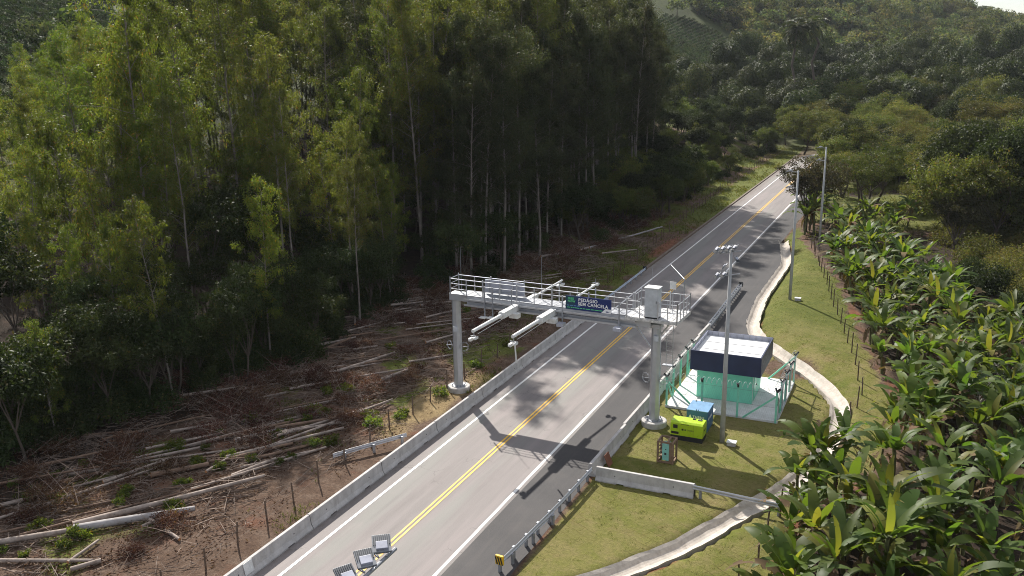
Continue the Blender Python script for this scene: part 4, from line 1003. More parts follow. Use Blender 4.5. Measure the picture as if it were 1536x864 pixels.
def pole(x, y, top, label, r0=.17):
    z = Hs(x, y); root = empty('light_pole', (x, y, z), label, 'light pole')
    m_ = MB(); m_.tube([(x, y, z - .3), (x, y, z + top * .5), (x, y, z + top)], [r0, r0 * .78, r0 * .52], 14); m_.build('mast', simple('cast_pole_concrete', (.36, .365, .37), .7, scale=1.5, dirt=(.26, .25, .24)), root, smooth=True)
    return root, z
pl, z = pole(-10.41, 54.54, 12.9, 'tall grey light pole beside the lime generator, clusters of floodlights on top')
for hz in (12.72, 11.25): m_ = MB(); m_.tube([(-11.0, 54.0, z + hz), (-9.9, 55.1, z + hz)], .04, 6); m_.build('crossarm', MT['galvd'], pl)
for k in range(4): floodlight(pl, (-11.15 + .3 * k, 53.75 + .3 * k, z + 12.95), rad(128), rad(-50), .40)
for k in (0, 1): floodlight(pl, (-11.05 + .35 * k, 53.7 + .3 * k, z + 11.35), rad(128), rad(-50), .38)
floodlight(pl, (-10.85, 54.8, z + 11.7), rad(100), rad(-50), .34); floodlight(pl, (-10.0, 54.4, z + 12.3), rad(250), rad(-60), .32)
for (x, y, lab) in ((-11.03, 89.45, 'grey light pole on the lawn bank with its white junction box'), (-11.2, 116.3, 'farthest grey light pole rising from the dark banana clump')):
    pl, z = pole(x, y, 12.9, lab, .16)
    for hz in (12.75, 11.2):
        m_ = MB(); m_.bar((x, y, z + hz), (x - .7, y - .2, z + hz + .06), .06); m_.build('lamp_arm', MT['galvd'], pl)
        floodlight(pl, (x - .8, y - .2, z + hz + .12), rad(90), rad(-18), .46)
pl, z = pole(-10.75, 15.2, 12.3, 'light pole under the camera with a row of floodlights over the road')
m_ = MB(); m_.tube([(-11.32, 14.0, 12.52), (-11.32, 17.0, 12.52)], .05, 8); m_.tube([(-10.75, 15.2, 12.3), (-11.32, 15.2, 12.52)], .05, 6); m_.build('crossarm', MT['galvd'], pl)
for k, y in enumerate((16.72, 15.98, 15.2, 14.4)): floodlight(pl, (-11.55, y, 12.75), rad(36 + 11 * k), rad(22), .47)

# ------------------------------------------------------------------ post and wire fences
def post_fence(pts, label, step, hh, seed, matl='wood', wires=(.35, .75, 1.15)):
    r = random.Random(seed); P = [Vector((*p, 0)) for p in pts]; root = empty('wire_fence', (P[0].x, P[0].y, 0), label, 'fence'); tops = []
    tot = sum((b_ - a).length for a, b_ in zip(P[:-1], P[1:])); s_ = 0; acc = 0; i = 0
    while s_ < tot:
        while i < len(P) - 2 and s_ > acc + (P[i + 1] - P[i]).length: acc += (P[i + 1] - P[i]).length; i += 1
        p = P[i].lerp(P[i + 1], (s_ - acc) / (P[i + 1] - P[i]).length); p = p + Vector((r.uniform(-.12, .12), r.uniform(-.1, .1), 0)); z = Hs(p.x, p.y); h_ = hh * r.uniform(.85, 1.12)
        t = p + Vector((r.uniform(-.07, .07), r.uniform(-.07, .07), z + h_)); m_ = MB(); m_.tube([p + Vector((0, 0, z - .25)), (p + t) / 2 + Vector((r.uniform(-.02, .02), 0, z / 2)), t], [.055, .05, .045], 6)
        m_.build('post', MT[matl], root); tops.append((p + Vector((0, 0, z)), h_)); s_ += step * r.uniform(.88, 1.12)
    m_ = MB()
    for (a, ha), (b_, hb) in zip(tops[:-1], tops[1:]):
        for f in wires: m_.bar(a + Vector((.04, 0, f * ha / 1.25)), b_ + Vector((.04, 0, f * hb / 1.25)), .004)
    m_.build('wire', MT['wire'], root); return root
post_fence([(-30.8, 26.5), (-31.1, 36), (-31.6, 46), (-31.65, 56), (-31.4, 64), (-31.6, 72), (-31.3, 80)], 'row of weathered wooden posts along the left verge in front of the felled logs', 2.7, 1.45, 1)
post_fence([(-31.2, 92), (-31.6, 106), (-32.4, 120), (-33.3, 147), (-34.4, 172), (-34.5, 194), (-34.5, 225)], 'distant wooden post fence along the left verge beyond the blue guardrail', 2.6, 1.35, 2)
post_fence([(-3.0, 53.2), (-3.0, 60.2), (-2.75, 66.8), (-3.4, 70.7), (-4.2, 75.), (-5.7, 84.2), (-7.3, 91.5), (-8.6, 99.), (-11.2, 112.), (-12.6, 119)], 'wooden post fence dividing the lawn bank from the banana plants', 2.75, 1.6, 3)
post_fence([(-6.1, 38.2), (-5.87, 40.4), (-5.7, 42.8), (-5.45, 46.0), (-4.9, 48.)], 'short wooden post fence by the drain at the near banana plants', 2.6, 1.6, 4)
# ================================================================== FELLED LOGS AND BRUSH
LR = random.Random(21)
def log_mesh(L, r0, r1, bark, seed, bend=.02):
    r = np.random.default_rng(seed); n = max(5, int(L / 1.2)); t = np.linspace(0, 1, n)
    off = r.normal(0, bend, (n, 2)).cumsum(0) * L / 10; off -= off[0] + (off[-1] - off[0]) * t[:, None]
    pts = [Vector((L * (a - .5), o[0], r0 + (r1 - r0) * a * .3 + o[1] * .3)) for a, o in zip(t, off)]; rs = [(r0 + (r1 - r0) * a) * (1 + r.normal(0, .04)) for a in t]
    m_ = MB(); m_.tube(pts, rs, 9, cap=False); m_.cur = 1
    nv = len(m_.v); m_.add([m_.v[k] for k in range(9)], [tuple(range(9))]); m_.add([m_.v[nv - 9 + k] for k in range(9)], [tuple(range(9))[::-1]])
    me = bpy.data.meshes.new('log'); me.from_pydata(m_.v, [], m_.f); me.materials.append(bark); me.materials.append(MT['cut'])
    me.polygons.foreach_set('material_index', m_.mi); me.polygons.foreach_set('use_smooth', [i == 0 for i in m_.mi]); me.update(); return me
def put_log(me, a, b_, lift, label, group=None):
    a, b_ = Vector(a), Vector(b_); o = link_mesh('log', me); za, zb = Hs(a.x, a.y) + lift, Hs(b_.x, b_.y) + lift
    d = Vector((b_.x - a.x, b_.y - a.y, zb - za)); o.location = ((a.x + b_.x) / 2, (a.y + b_.y) / 2, (za + zb) / 2)
    o.rotation_euler = (0, -math.asin(d.z / d.length), math.atan2(d.y, d.x)); return tag(o, label, 'log', group)
MAINLOGS = [((0, 824), (111, 804), .17, .14, 'log', 'grey log running off the left edge of the photo towards the thick silver log'),
    ((112, 806), (294, 772), .23, .16, 'logcool', 'thickest smooth silver log lying in the lower left of the clearing'),
    ((111, 799), (398, 724), .20, .10, 'log', 'very long pale log lying directly behind the thick silver log'),
    ((0, 847), (151, 845), .11, .08, 'log', 'thin level log nearest the bottom left corner'),
    ((107, 863), (153, 848), .13, .11, 'log', 'short log at the bottom edge beside the thin level log'),
    ((70, 732), (180, 708), .12, .10, 'logbr', 'brown log half hidden in dead brush near the left edge'),
    ((155, 729), (252, 692), .12, .09, 'log', 'pale log behind the middle of the very long pale log'),
    ((227, 720), (313, 701), .17, .14, 'logbr', 'thick reddish brown log in the middle of the clearing'),
    ((347, 694), (440, 672), .14, .10, 'logbr', 'brown log ahead of the short branching guardrail'),
    ((347, 720), (415, 692), .13, .11, 'log', 'pale log slanting beside the low green plants'),
    ((352, 666), (433, 644), .14, .11, 'logcool', 'pale log alone on the brown brush, middle of the clearing'),
    ((141, 636), (192, 620), .24, .22, 'logbr', 'thick log with a fresh orange cut end at the foot of the trees'),
    ((137, 630), (168, 617), .2, .18, 'logbr', 'short dark log next to the orange cut end log'),
    ((225, 786), (270, 815), .11, .09, 'log', 'short broken log by the wooden fence posts'),
    ((481, 530), (526, 512), .15, .13, 'logbr', 'short brown log at the upper edge of the clearing'),
    ((471, 572), (592, 533), .14, .10, 'log', 'long grey log in the upper clearing left of the gantry column'),
    ((571, 575), (632, 554), .16, .13, 'log', 'pale log nearest to the left gantry column'),
    ((811, 388), (863, 380), .16, .14, 'log', 'pale log seen over the gantry rail on green grass'),
    ((884, 374), (993, 343), .17, .11, 'logcool', 'long pale log on the green strip beyond the gantry sign'),
    ((870, 378), (885, 373), .16, .14, 'log', 'stub of log in line with the long pale log beyond the sign'),
    ((910, 318), (975, 305), .13, .10, 'log', 'pale log in shade under the dark roadside shrubs'),
    ((735, 478), (800, 440), .12, .09, 'log', 'thin pale log lying under the gantry camera arms')]
ldir = (G(398, 724) - G(111, 799)); LANG = math.atan2(ldir.y, ldir.x)
for i, (a, b_, r0, r1, m_, lab) in enumerate(MAINLOGS):
    A, B = GT(*a), GT(*b_); put_log(log_mesh((A - B).length, r0, r1, MT[m_], 40 + i), A, B, .04 + .10 * (i < 3), lab)
lproto = [log_mesh(L, r, r * .7, MT[k], 80 + i, .03) for i, (L, r, k) in enumerate([(9, .10, 'log'), (6, .12, 'logbr'), (11, .09, 'log'), (5, .10, 'log'), (3, .08, 'logbr'), (8, .13, 'log'), (7, .07, 'log'), (2.2, .09, 'log'), (10, .08, 'logbr')])]
LLEN = [9, 6, 11, 5, 3, 8, 7, 2.2, 10]
n_ = 0
while n_ < 90:
    y = LR.uniform(26, 108); x = LR.uniform(-48.5, -33.5)
    if x > -35.5 and LR.random() < .6: continue
    if y > 82 and LR.random() < .6: continue
    k = LR.randrange(9); a = LANG + LR.gauss(0, .12 if LLEN[k] > 4 else .5); d = Vector((math.cos(a), math.sin(a), 0)) * LLEN[k] / 2; c = Vector((x, y, 0))
    p = pix((x, y, 0))
    if not (-60 < p[0] < 1000 and p[1] < 930): continue
    put_log(lproto[k], c - d, c + d, LR.uniform(.0, .18), 'thin felled log scattered among dead brush in the clearing', 'felled logs scattered in the clearing'); n_ += 1
# loose sticks and dead leaves nobody could count
r = np.random.default_rng(5); n = 26000
x = r.uniform(-49, -31.5, n); y = r.uniform(24, 118, n); w = np.clip(.35 + .9 * wob(x, y, 3.3, 4.4), 0.05, 1); keep = r.random(n) < w * np.where(x > -34, .45, 1); x, y = x[keep], y[keep]; n = len(x)
a = np.where(r.random(n) < .55, LANG + r.normal(0, .3, n), r.uniform(0, 6.28, n)); L = r.uniform(.3, 1.9, n); th = r.uniform(.010, .030, n)
d = np.stack([np.cos(a), np.sin(a), r.normal(0, .14, n)], 1); c = np.stack([x, y, H(x, y) + r.uniform(.03, .3, n)], 1); s_ = np.stack([-np.sin(a), np.cos(a), 0 * a], 1); up = np.array([0, 0, 1.])
V = []; 
for sx, k in ((-.5, 1.), (.5, .55)):
    e = c + d * (L * sx)[:, None]
    V += [e + s_ * (th * k)[:, None], e - s_ * (th * k)[:, None] * .6 + up * (th * k * .9)[:, None], e - s_ * (th * k)[:, None] * .6 - up * (th * k * .9)[:, None]]
V = np.stack(V, 1).reshape(-1, 3); b0 = np.arange(n)[:, None] * 6
F = np.concatenate([b0 + np.array([[0, 1, 4, 3]]), b0 + np.array([[1, 2, 5, 4]]), b0 + np.array([[2, 0, 3, 5]])])
tag(link_mesh('dead_sticks', np_mesh('dead_sticks', V, F, MT['twig'])), 'dead sticks strewn over the clearing', 'sticks', kind='stuff')
n = 150000; x = r.uniform(-50, -30.5, n); y = r.uniform(24, 120, n); w = np.clip(.3 + .9 * wob(x, y, 2.6, 7.), 0, 1) * np.where(x > -34, .35, 1); keep = r.random(n) < w; x, y = x[keep], y[keep]
P = np.stack([x, y, H(x, y) + r.uniform(0, .22, len(x)) ** 1.4], 1); D = r.normal(size=(len(x), 3)); D[:, 2] *= .35
V, F = leaf_quads(P, D, r.uniform(.12, .28, len(x)), .07, r); tag(link_mesh('leaf_litter', np_mesh('leaf_litter', V, F, MT['brush'])), 'dead leaf litter over the clearing', 'leaf litter', kind='stuff')
# grass: tufts on the lawn edges, verges and green patches
def grass(name, n, x0, x1, y0, y1, wfun, hgt, wid, label):
    x = r.uniform(x0, x1, n); y = r.uniform(y0, y1, n); keep = r.random(n) < wfun(x, y); x, y = x[keep], y[keep]; n = len(x)
    k = 5; x = np.repeat(x, k) + r.normal(0, .07, n * k); y = np.repeat(y, k) + r.normal(0, .07, n * k)
    D = np.stack([r.normal(0, .5, n * k), r.normal(0, .5, n * k), np.ones(n * k)], 1)
    V, F = leaf_quads(np.stack([x, y, H(x, y) - .01], 1), D, r.uniform(.5, 1.2, n * k) * hgt, wid, r)
    return tag(link_mesh(name, np_mesh(name, V, F, MT['grass'])), label, 'grass', kind='stuff')
grass('lawn_grass', 15000, -16.4, 1, 34, 126, lambda x, y: (x < bedge(y) - .1) * (np.abs(x - chan_x(y)) > .85) * ~((x > -15.6) & (x < -7.4) & (y > 58.7) & (y < 67.6)) * (x > np.where(y > 75, chan_x(y), -16.2)) * np.clip(.3 + .7 * wob(x, y, 1.7, 3), .06, 1), .11, .022, 'short lawn grass')
grass('weeds', 16000, -47, -29.6, 24, 125, lambda x, y: np.clip(np.exp(-(((x + 35.5) / 4.5) ** 2 + ((y - 95) / 17.) ** 2)) * 1.9 + np.exp(-(((x + 32.6) / 1.1) ** 2 + ((y - 60) / 14) ** 2)) * (.2 + .8 * wob(x, y, 1.9, 1)) + .9 * (wob(x, y, 5.1, 8.) > .45), 0, 1), .34, .035, 'green weeds growing through the clearing and along the fence')
grass('verge_grass', 9000, -42, -29.6, 118, 250, lambda x, y: np.clip(.45 + .7 * wob(x, y, 4.1, 2), .1, 1), .4, .06, 'rough grass on the far left verge')
grass('rough_grass', 7000, -17, 22, 124, 230, lambda x, y: (x > np.where(y < 140, -14, -16)) * np.clip(.5 + .7 * wob(x, y, 5.1, 2), .1, 1), .5, .07, 'rough grass under the trees right of the road')
brush = [brush_proto(300 + i, 1.25 + .25 * i, .75 + .15 * i) for i in range(4)]
for i in range(140):
    for _ in range(40):
        y = LR.uniform(27, 135); x = -46.5 + LR.gauss(0, 2.8) if LR.random() < .6 else LR.uniform(-46, -34.5)
        if y > 100: x = LR.uniform(-44, -37)
        p = pix((x, y, 0))
        if -40 < p[0] < 1000 and p[1] < 900: break
    place(brush[i % 4], 'brush_pile', (x, y, Hs(x, y)), 'heap of dead reddish brown branches and leaves in the clearing', 'brush pile', 'heaps of dead brush in the clearing', sc=LR.uniform(.6, 1.2))
weed = [bush_proto(330 + i, .5 + .12 * i, .55, MT['young'], n=14, per=45, ll=.17, lw=.07) for i in range(3)]
for i, (px, py) in enumerate([(96, 826), (118, 808), (328, 705), (437, 690), (420, 700), (600, 632), (605, 625), (715, 553), (660, 596), (180, 760), (60, 800), (520, 590), (330, 705), (295, 700), (560, 640), (700, 470), (735, 455), (760, 520)] + [(LR.uniform(0, 640), 0) for _ in range(26)]):
    if py == 0: py = LR.uniform(830, 870) - px * .36 - LR.uniform(0, 110)
    p = GT(px, py); place(weed[i % 3], 'green_weed', p, 'low bright green plant sprouting among the felled logs', 'plant', 'green plants sprouting in the clearing', sc=LR.uniform(.6, 1.1))

# ================================================================== EUCALYPTUS STAND
EU = dict(tall=[euc_proto(100 + i, 30 + (i % 3) * 2.5, .30 + .05 * (i % 4), 3.1, MT['euc'], MT['bark'], nb=60, per=88, ll=.30, lw=.075) for i in range(5)],
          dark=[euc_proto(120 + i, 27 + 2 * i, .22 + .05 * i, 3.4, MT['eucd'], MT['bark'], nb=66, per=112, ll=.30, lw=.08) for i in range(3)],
          young=[euc_proto(140 + i, 18 + 2.5 * i, .14 + .04 * i, 2.7, MT['young'], MT['bark'], nb=56, per=78, r0=.11, ll=.32, lw=.085) for i in range(4)])
SH = [bush_proto(160 + i, 1.5 + .3 * i, 2.2 + .5 * i, MT['shrub'], n=34, per=75, ll=.24, lw=.11) for i in range(4)]
UT = [broad_proto(170 + i, 6.5 + 1.2 * i, 2.3 + .2 * i, MT['shrub'], MT['barkd'], nclump=52, per=75, ll=.26, lw=.12, trunk_h=.3, zsq=.95, r0=.08, cr=.8) for i in range(3)]
# individual trees the photo lets one single out, by the foot of the trunk
HERO = [((430, 455), 'tall', 0, .84, 'tall eucalyptus with a bare pale trunk standing out in the middle of the stand'),
        ((720, 355), 'tall', 1, 1.1, 'tall eucalyptus whose pale trunk rises behind the left end of the gantry'),
        ((758, 300), 'tall', 2, 1.1, 'straight pale eucalyptus trunk just right of the one behind the gantry'),
        ((655, 330), 'tall', 3, 1.05, 'dark trunked tall eucalyptus left of the pale pair behind the gantry'),
        ((228, 420), 'young', 3, 1.2, 'leaning dark trunked eucalyptus amid the lighter green trees at left'),
        ((370, 420), 'tall', 4, .95, 'slim eucalyptus left of the bare pale trunk'),
        ((895, 240), 'dark', 1, 1.0, 'dark eucalyptus at the right end of the stand above the red bank')]
TP = []
for (px, py), k, i, s_, lab in HERO:
    p = GT(px, py); TP.append((p.x, p.y)); place(EU[k][i], 'eucalyptus_tree', p, lab, 'tree', sc=s_)
ER = random.Random(77); cnt = {'tall': 0, 'dark': 0, 'young': 0}
LABS = {'tall': ('slender tall eucalyptus with a pale trunk in the dense stand left of the road', 'tall pale trunked eucalyptus trees of the stand'),
        'dark': ('dark crowned eucalyptus standing in the shaded right half of the stand', 'dark crowned eucalyptus trees of the stand'),
        'young': ('leafy light green young eucalyptus in the left half of the stand', 'light green young eucalyptus trees of the stand')}
def edge_x(y): return float(np.interp(y, [20, 31, 40, 48, 62, 90, 112, 140, 160, 190], [-51, -50.5, -51.5, -48, -48, -52, -50, -50, -46, -44]))
gy = 24.
while gy < 172:
    gx = edge_x(gy)
    while gx > -118:
        x, y = gx + ER.uniform(-1.5, 1.5), gy + ER.uniform(-1.7, 1.7); gx -= 5.0 if gx > -75 else 6.6
        d = math.hypot(x, y); az = math.degrees(math.atan2(-x, y)); dep = edge_x(y) - x
        if az > 59 or az < 13.6 + (2.2 if y > 165 else 0) or ER.random() < .08: continue
        if any((x - a) ** 2 + (y - b_) ** 2 < 2.2 for a, b_ in TP): continue
        left = (az - 33) / 20
        if y < 62 and dep < 14 and ER.random() < .42: continue
        if y > 95 or left < -.25: k = 'dark' if ER.random() < .55 else 'tall'
        else: k = 'young' if ER.random() < .42 + .25 * left else 'tall'
        if az > 46: k = 'young'
        pr = EU[k]; i = ER.randrange(len(pr)); s_ = ER.uniform(.86, 1.08)
        if az > 48: s_ *= .86
        if az > 51.5 : s_ *= .72
        if y < 84 and dep < 11: s_ *= .66
        elif y < 84 and dep < 20: s_ *= .85
        if az > 49.5: s_ = min(s_, (24.5 + (.020 if az > 51 else .045) * d - Hs(x, y)) / 25)
        if s_ < .38: continue
        ht = dict(tall=(30, 32.5, 35, 30, 32.5), dark=(27, 29, 31), young=(18, 20.5, 23, 25.5))[k][i]; hmax = (-33 - x) / .876 - Hs(x, y) * .9
        if y - .9 * min(ht * s_, hmax) < 57 and ht * s_ > hmax: s_ = max(.4, hmax / ht)
        lab, grp = LABS[k]
        place(pr[i], 'eucalyptus_tree', (x, y, Hs(x, y)), lab, 'tree', grp, sc=s_, tilt=(ER.gauss(0, .025), ER.gauss(0, .025))); TP.append((x, y)); cnt[k] += 1
    gy += 5.2
print('eucalyptus', cnt)
for i in range(64):   # dense dark edge above the red bank
    for _ in range(30):
        x, y = ER.uniform(-55, -43.5), ER.uniform(86, 156)
        if all((x - a) ** 2 + (y - b_) ** 2 > 5.5 for a, b_ in TP): break
    else: continue
    TP.append((x, y)); lab, grp = LABS['dark']; place(EU['dark'][i % 3], 'eucalyptus_tree', (x, y, Hs(x, y)), lab, 'tree', grp, sc=ER.uniform(.8, .98)); cnt['dark'] += 1
print('eucalyptus', cnt)
# understorey along the edge of the stand
for i in range(230):
    y = ER.uniform(26, 150) if i % 2 else ER.uniform(28, 75); x = edge_x(y) - abs(ER.gauss(0, 6.5)) + 1.8; az = math.degrees(math.atan2(-x, y))
    if az > 58: continue
    if ER.random() < .55: place(SH[i % 4], 'understorey_shrub', (x, y, Hs(x, y)), 'dark green shrub growing under the eucalyptus stand', 'shrub', 'shrubs under the eucalyptus stand', sc=ER.uniform(.5, 1.25))
    else: place(UT[i % 3], 'understorey_tree', (x, y, Hs(x, y)), 'small broad leaved tree growing under the eucalyptus stand', 'tree', 'small trees under the eucalyptus stand', sc=ER.uniform(.55, 1.05) if x > edge_x(y) - 6 else ER.uniform(.9, 1.5))
for i in range(26):
    y = ER.uniform(80, 132); x = ER.uniform(-48, -43.2)
    if i % 2: place(SH[i % 4], 'understorey_shrub', (x, y, Hs(x, y)), 'dark green shrub growing under the eucalyptus stand', 'shrub', 'shrubs under the eucalyptus stand', sc=ER.uniform(.5, 1.0))
    else: place(UT[i % 3], 'understorey_tree', (x, y, Hs(x, y)), 'small broad leaved tree growing under the eucalyptus stand', 'tree', 'small trees under the eucalyptus stand', sc=ER.uniform(.55, 1.0))
# dark shrubs and trees on the left verge beyond the stand
BR = [broad_proto(200 + i, 8.5 + i, 4.0 + .3 * i, MT['broad'], MT['barkd'], nclump=110, per=120, ll=.27, lw=.14, zsq=.95, trunk_h=.2, cr=1.15, shell=.35) for i in range(4)]
DK = [broad_proto(220 + i, 10.5 + i, 4.6 + .3 * i, MT['darkleaf'], MT['barkd'], nclump=110, per=120, ll=.30, lw=.17, zsq=.9, trunk_h=.2, cr=1.2, shell=.35) for i in range(3)]
OL = [broad_proto(240 + i, 8.0 + i, 4.2, MT['olive'], MT['barkd'], nclump=105, per=110, ll=.26, lw=.11, multi=2 + i % 2, trunk_h=.25, zsq=.9, cr=1.1, shell=.4) for i in range(4)]
for i in range(165):
    y = ER.uniform(112, 248); x = ER.uniform(-57, -37.5 if y < 190 else -36.5) if ER.random() < .6 else ER.uniform(-44, -36.5); az = math.degrees(math.atan2(-x, y))
    q = ER.random(); z = Hs(x, y)
    if x > -40 and y > 150 and q < .6: q = .9
    if q < .35: place(DK[i % 3], 'roadside_tree', (x, y, z), 'dark rounded tree on the bank left of the far road', 'tree', 'dark trees on the left bank of the far road', sc=ER.uniform(.55, .95))
    elif q < .7: place(BR[i % 4], 'roadside_tree', (x, y, z), 'mid green broad tree on the bank left of the far road', 'tree', 'mid green trees on the left bank of the far road', sc=ER.uniform(.45, .8))
    else: place(SH[i % 4], 'roadside_shrub', (x, y, z), 'low green shrub on the rough slope left of the far road', 'shrub', 'shrubs on the left bank of the far road', sc=ER.uniform(.5, 1.0))

# ================================================================== RIGHT SIDE: BANANAS, SHRUBS, TREES
BN = [banana_proto(400 + i, 1.7 + .22 * i, 9 + i % 3, 2.1 + .08 * i) for i in range(7)]
bp = []; BRN = random.Random(9)
for (px, py, lab) in [(1215, 740, 'banana plant standing apart where the drain meets the plantation, fresh upright leaves'), (1165, 860, 'small banana plant at the bottom edge beside the short post fence')]:
    p = GT(px, py); bp.append((p.x, p.y)); place(BN[2], 'banana_plant', p, lab, 'banana plant', sc=1.15 if py < 800 else .6)
for i, (px, py) in enumerate([(1192, 772), (1232, 742), (1205, 800), (1185, 835), (1250, 760), (1262, 730), (1222, 775)]):
    p = GT(px, py); bp.append((p.x, p.y)); place(BN[(3, 5, 1, 0, 4, 6, 2)[i]], 'banana_plant', p, 'banana plant crowding the drain at the near corner of the plantation', 'banana plant', 'banana plants crowding the drain', sc=random.uniform(.8, 1.1))
def more_bananas(x0f, x1f, y0, y1, n, dmin, lab, grp, smin=.76, smax=1.16):
    k = t = 0
    while k < n and t < 20000:
        t += 1; y = BRN.uniform(y0, y1); x = BRN.uniform(x0f(y), x1f(y))
        if any((x - a) ** 2 + (y - b_) ** 2 < dmin ** 2 for a, b_ in bp): continue
        bp.append((x, y)); k += 1; place(BN[BRN.randrange(7)], 'banana_plant', (x, y, Hs(x, y)), lab, 'banana plant', grp, sc=BRN.uniform(smin, smax), tilt=(BRN.gauss(0, .07), BRN.gauss(0, .07)))
    return k
print('bananas', more_bananas(lambda y: bedge(y) + .05 + .45 * float(sm(64, 80, y)), lambda y: .085 * y + 2.6 if y < 88 else bedge(y) + 11, 25, 112, 252, 1.03, 'green banana plant with broad leaves in the plantation right of the lawn', 'banana plants of the plantation right of the lawn'))
print('bananas2', more_bananas(lambda y: -15.2 if y > 122 else -10, lambda y: -4 + (y - 115) * .1, 114, 142, 31, 1.35, 'dark green banana plant in the clump behind the farthest light pole', 'banana plants of the clump behind the farthest light pole', .9, 1.3))
def at_px(proto, name, px, py, lab, cat, sc, grp=None):
    p = GT(px, py); return place(proto, name, p, lab, cat, grp, sc=sc)
at_px(BR[0], 'green_bush', 1322, 372, 'rounded bright green bush in front of the dark banana clump', 'bush', .5)
OB = [bush_proto(260 + i, 2.4 + .3 * i, 2.6 + .3 * i, MT['olive'], n=60, per=90, ll=.20, lw=.09) for i in range(3)]
for i, (x, y, k, s_) in enumerate([(-14.3, 152, 0, .85), (-12.8, 166, 1, .9), (-14.6, 181, 2, .9), (-14.5, 196, 3, .95), (-14.3, 210, 0, 1.0), (-12.5, 223, 1, 1.0), (-7, 158, 2, 1.), (-6.5, 186, 0, 1.1), (-12.5, 232, 2, 1.05), (-9.5, 237, 0, 1.), (-6, 241, 3, 1.1), (-13.5, 238, 1, .7), (-16, 241, 0, .5), (-15.2, 226, 3, .9), (-15.4, 217, 1, .85)]):
    place(OL[k] if i % 2 else BR[k], 'roadside_tree', (x, y, Hs(x, y)), 'rounded tree crowding the right edge of the far road', 'tree', 'trees crowding the right edge of the far road', sc=s_ * 1.05)
OR = random.Random(8); op = []
while len(op) < 34:
    px, py = OR.uniform(1370, 1570), OR.uniform(262, 470)
    if py > 300 + (px - 1370) * 1.0 or any((px - a) ** 2 / 2 + (py - b_) ** 2 * 1.6 < 420 for a, b_ in op): continue
    op.append((px, py)); at_px(OB[len(op) % 3], 'olive_shrub', px, py, 'olive green thin leaved shrub at the upper edge of the banana plantation', 'shrub', OR.uniform(.75, 1.3), 'olive shrubs above the banana plantation')
DB = [bush_proto(270 + i, 2.3, 2.8, MT['darkleaf'], n=60, per=90, ll=.24, lw=.13) for i in range(2)]
for i, (px, py) in enumerate([(1440, 455), (1490, 440), (1530, 470), (1460, 420), (1515, 425), (1480, 490), (1550, 440)]):
    at_px(DB[i % 2], 'dark_shrub', px, py, 'dark glossy shrub at the right edge between bananas and olive shrubs', 'shrub', random.uniform(.8, 1.15), 'dark glossy shrubs at the right edge')
BT = [bare_proto(280 + i, 4.6, 2.5) for i in range(2)]
at_px(BT[0], 'bare_tree', 1465, 640, 'leafless tangle of grey branches over the bananas at the right edge', 'tree', 1.0)
at_px(BT[1], 'bare_tree', 1525, 625, 'second leafless grey tree, cut by the right edge of the photo', 'tree', 1.05)
at_px(BT[1], 'bare_shrub', 1345, 505, 'small bare grey shrub among the upper banana plants', 'shrub', .7)
SPS = broad_proto(290, 8.6, 3.5, MT['sparse'], MT['barkd'], nclump=120, per=85, ll=.24, lw=.10, multi=3, trunk_h=.2, shell=.4, cr=.72, zsq=1.0, r0=.15)
at_px(SPS, 'roadside_tree', 1209, 346, 'sparse grey leaved tree leaning over the road by the light poles', 'tree', 1.32)
T2 = broad_proto(291, 10.5, 5.4, MT['broad'], MT['barkd'], nclump=110, per=100, multi=3, trunk_h=.42, ll=.26, lw=.11, r0=.17)
at_px(T2, 'roadside_tree', 1296, 332, 'large tree with several dark twisting trunks right of the road', 'tree', 1.0)
T3 = broad_proto(292, 11.5, 5.6, MT['olive'], MT['barkd'], nclump=110, per=100, multi=2, trunk_h=.40, ll=.26, lw=.12, r0=.18)
at_px(T3, 'roadside_tree', 1390, 302, 'large olive tree right of the tree with twisting trunks', 'tree', 1.0)
T4 = broad_proto(293, 11, 6.0, MT['broad'], MT['barkd'], nclump=130, per=115, multi=1, trunk_h=.18, ll=.3, lw=.15, zsq=.9, cr=1.2)
at_px(T4, 'roadside_tree', 1205, 232, 'dome shaped tree closing the view where the road disappears', 'tree', 1.15)
at_px(T4, 'roadside_tree', 1255, 248, 'dense tree standing just right of the road end', 'tree', 1.0)
for px, py, k, s_ in ((1150, 222, 0, .8), (1178, 218, 1, .9), (1232, 226, 2, .9), (1120, 214, 3, .8), (1190, 208, 2, 1.)):
    at_px(BR[k], 'roadside_tree', px, py, 'leafy tree behind the dome shaped tree at the end of the visible road', 'tree', s_, 'trees behind the dome shaped tree at the road end')
RT = random.Random(5); pts = []
t = 0
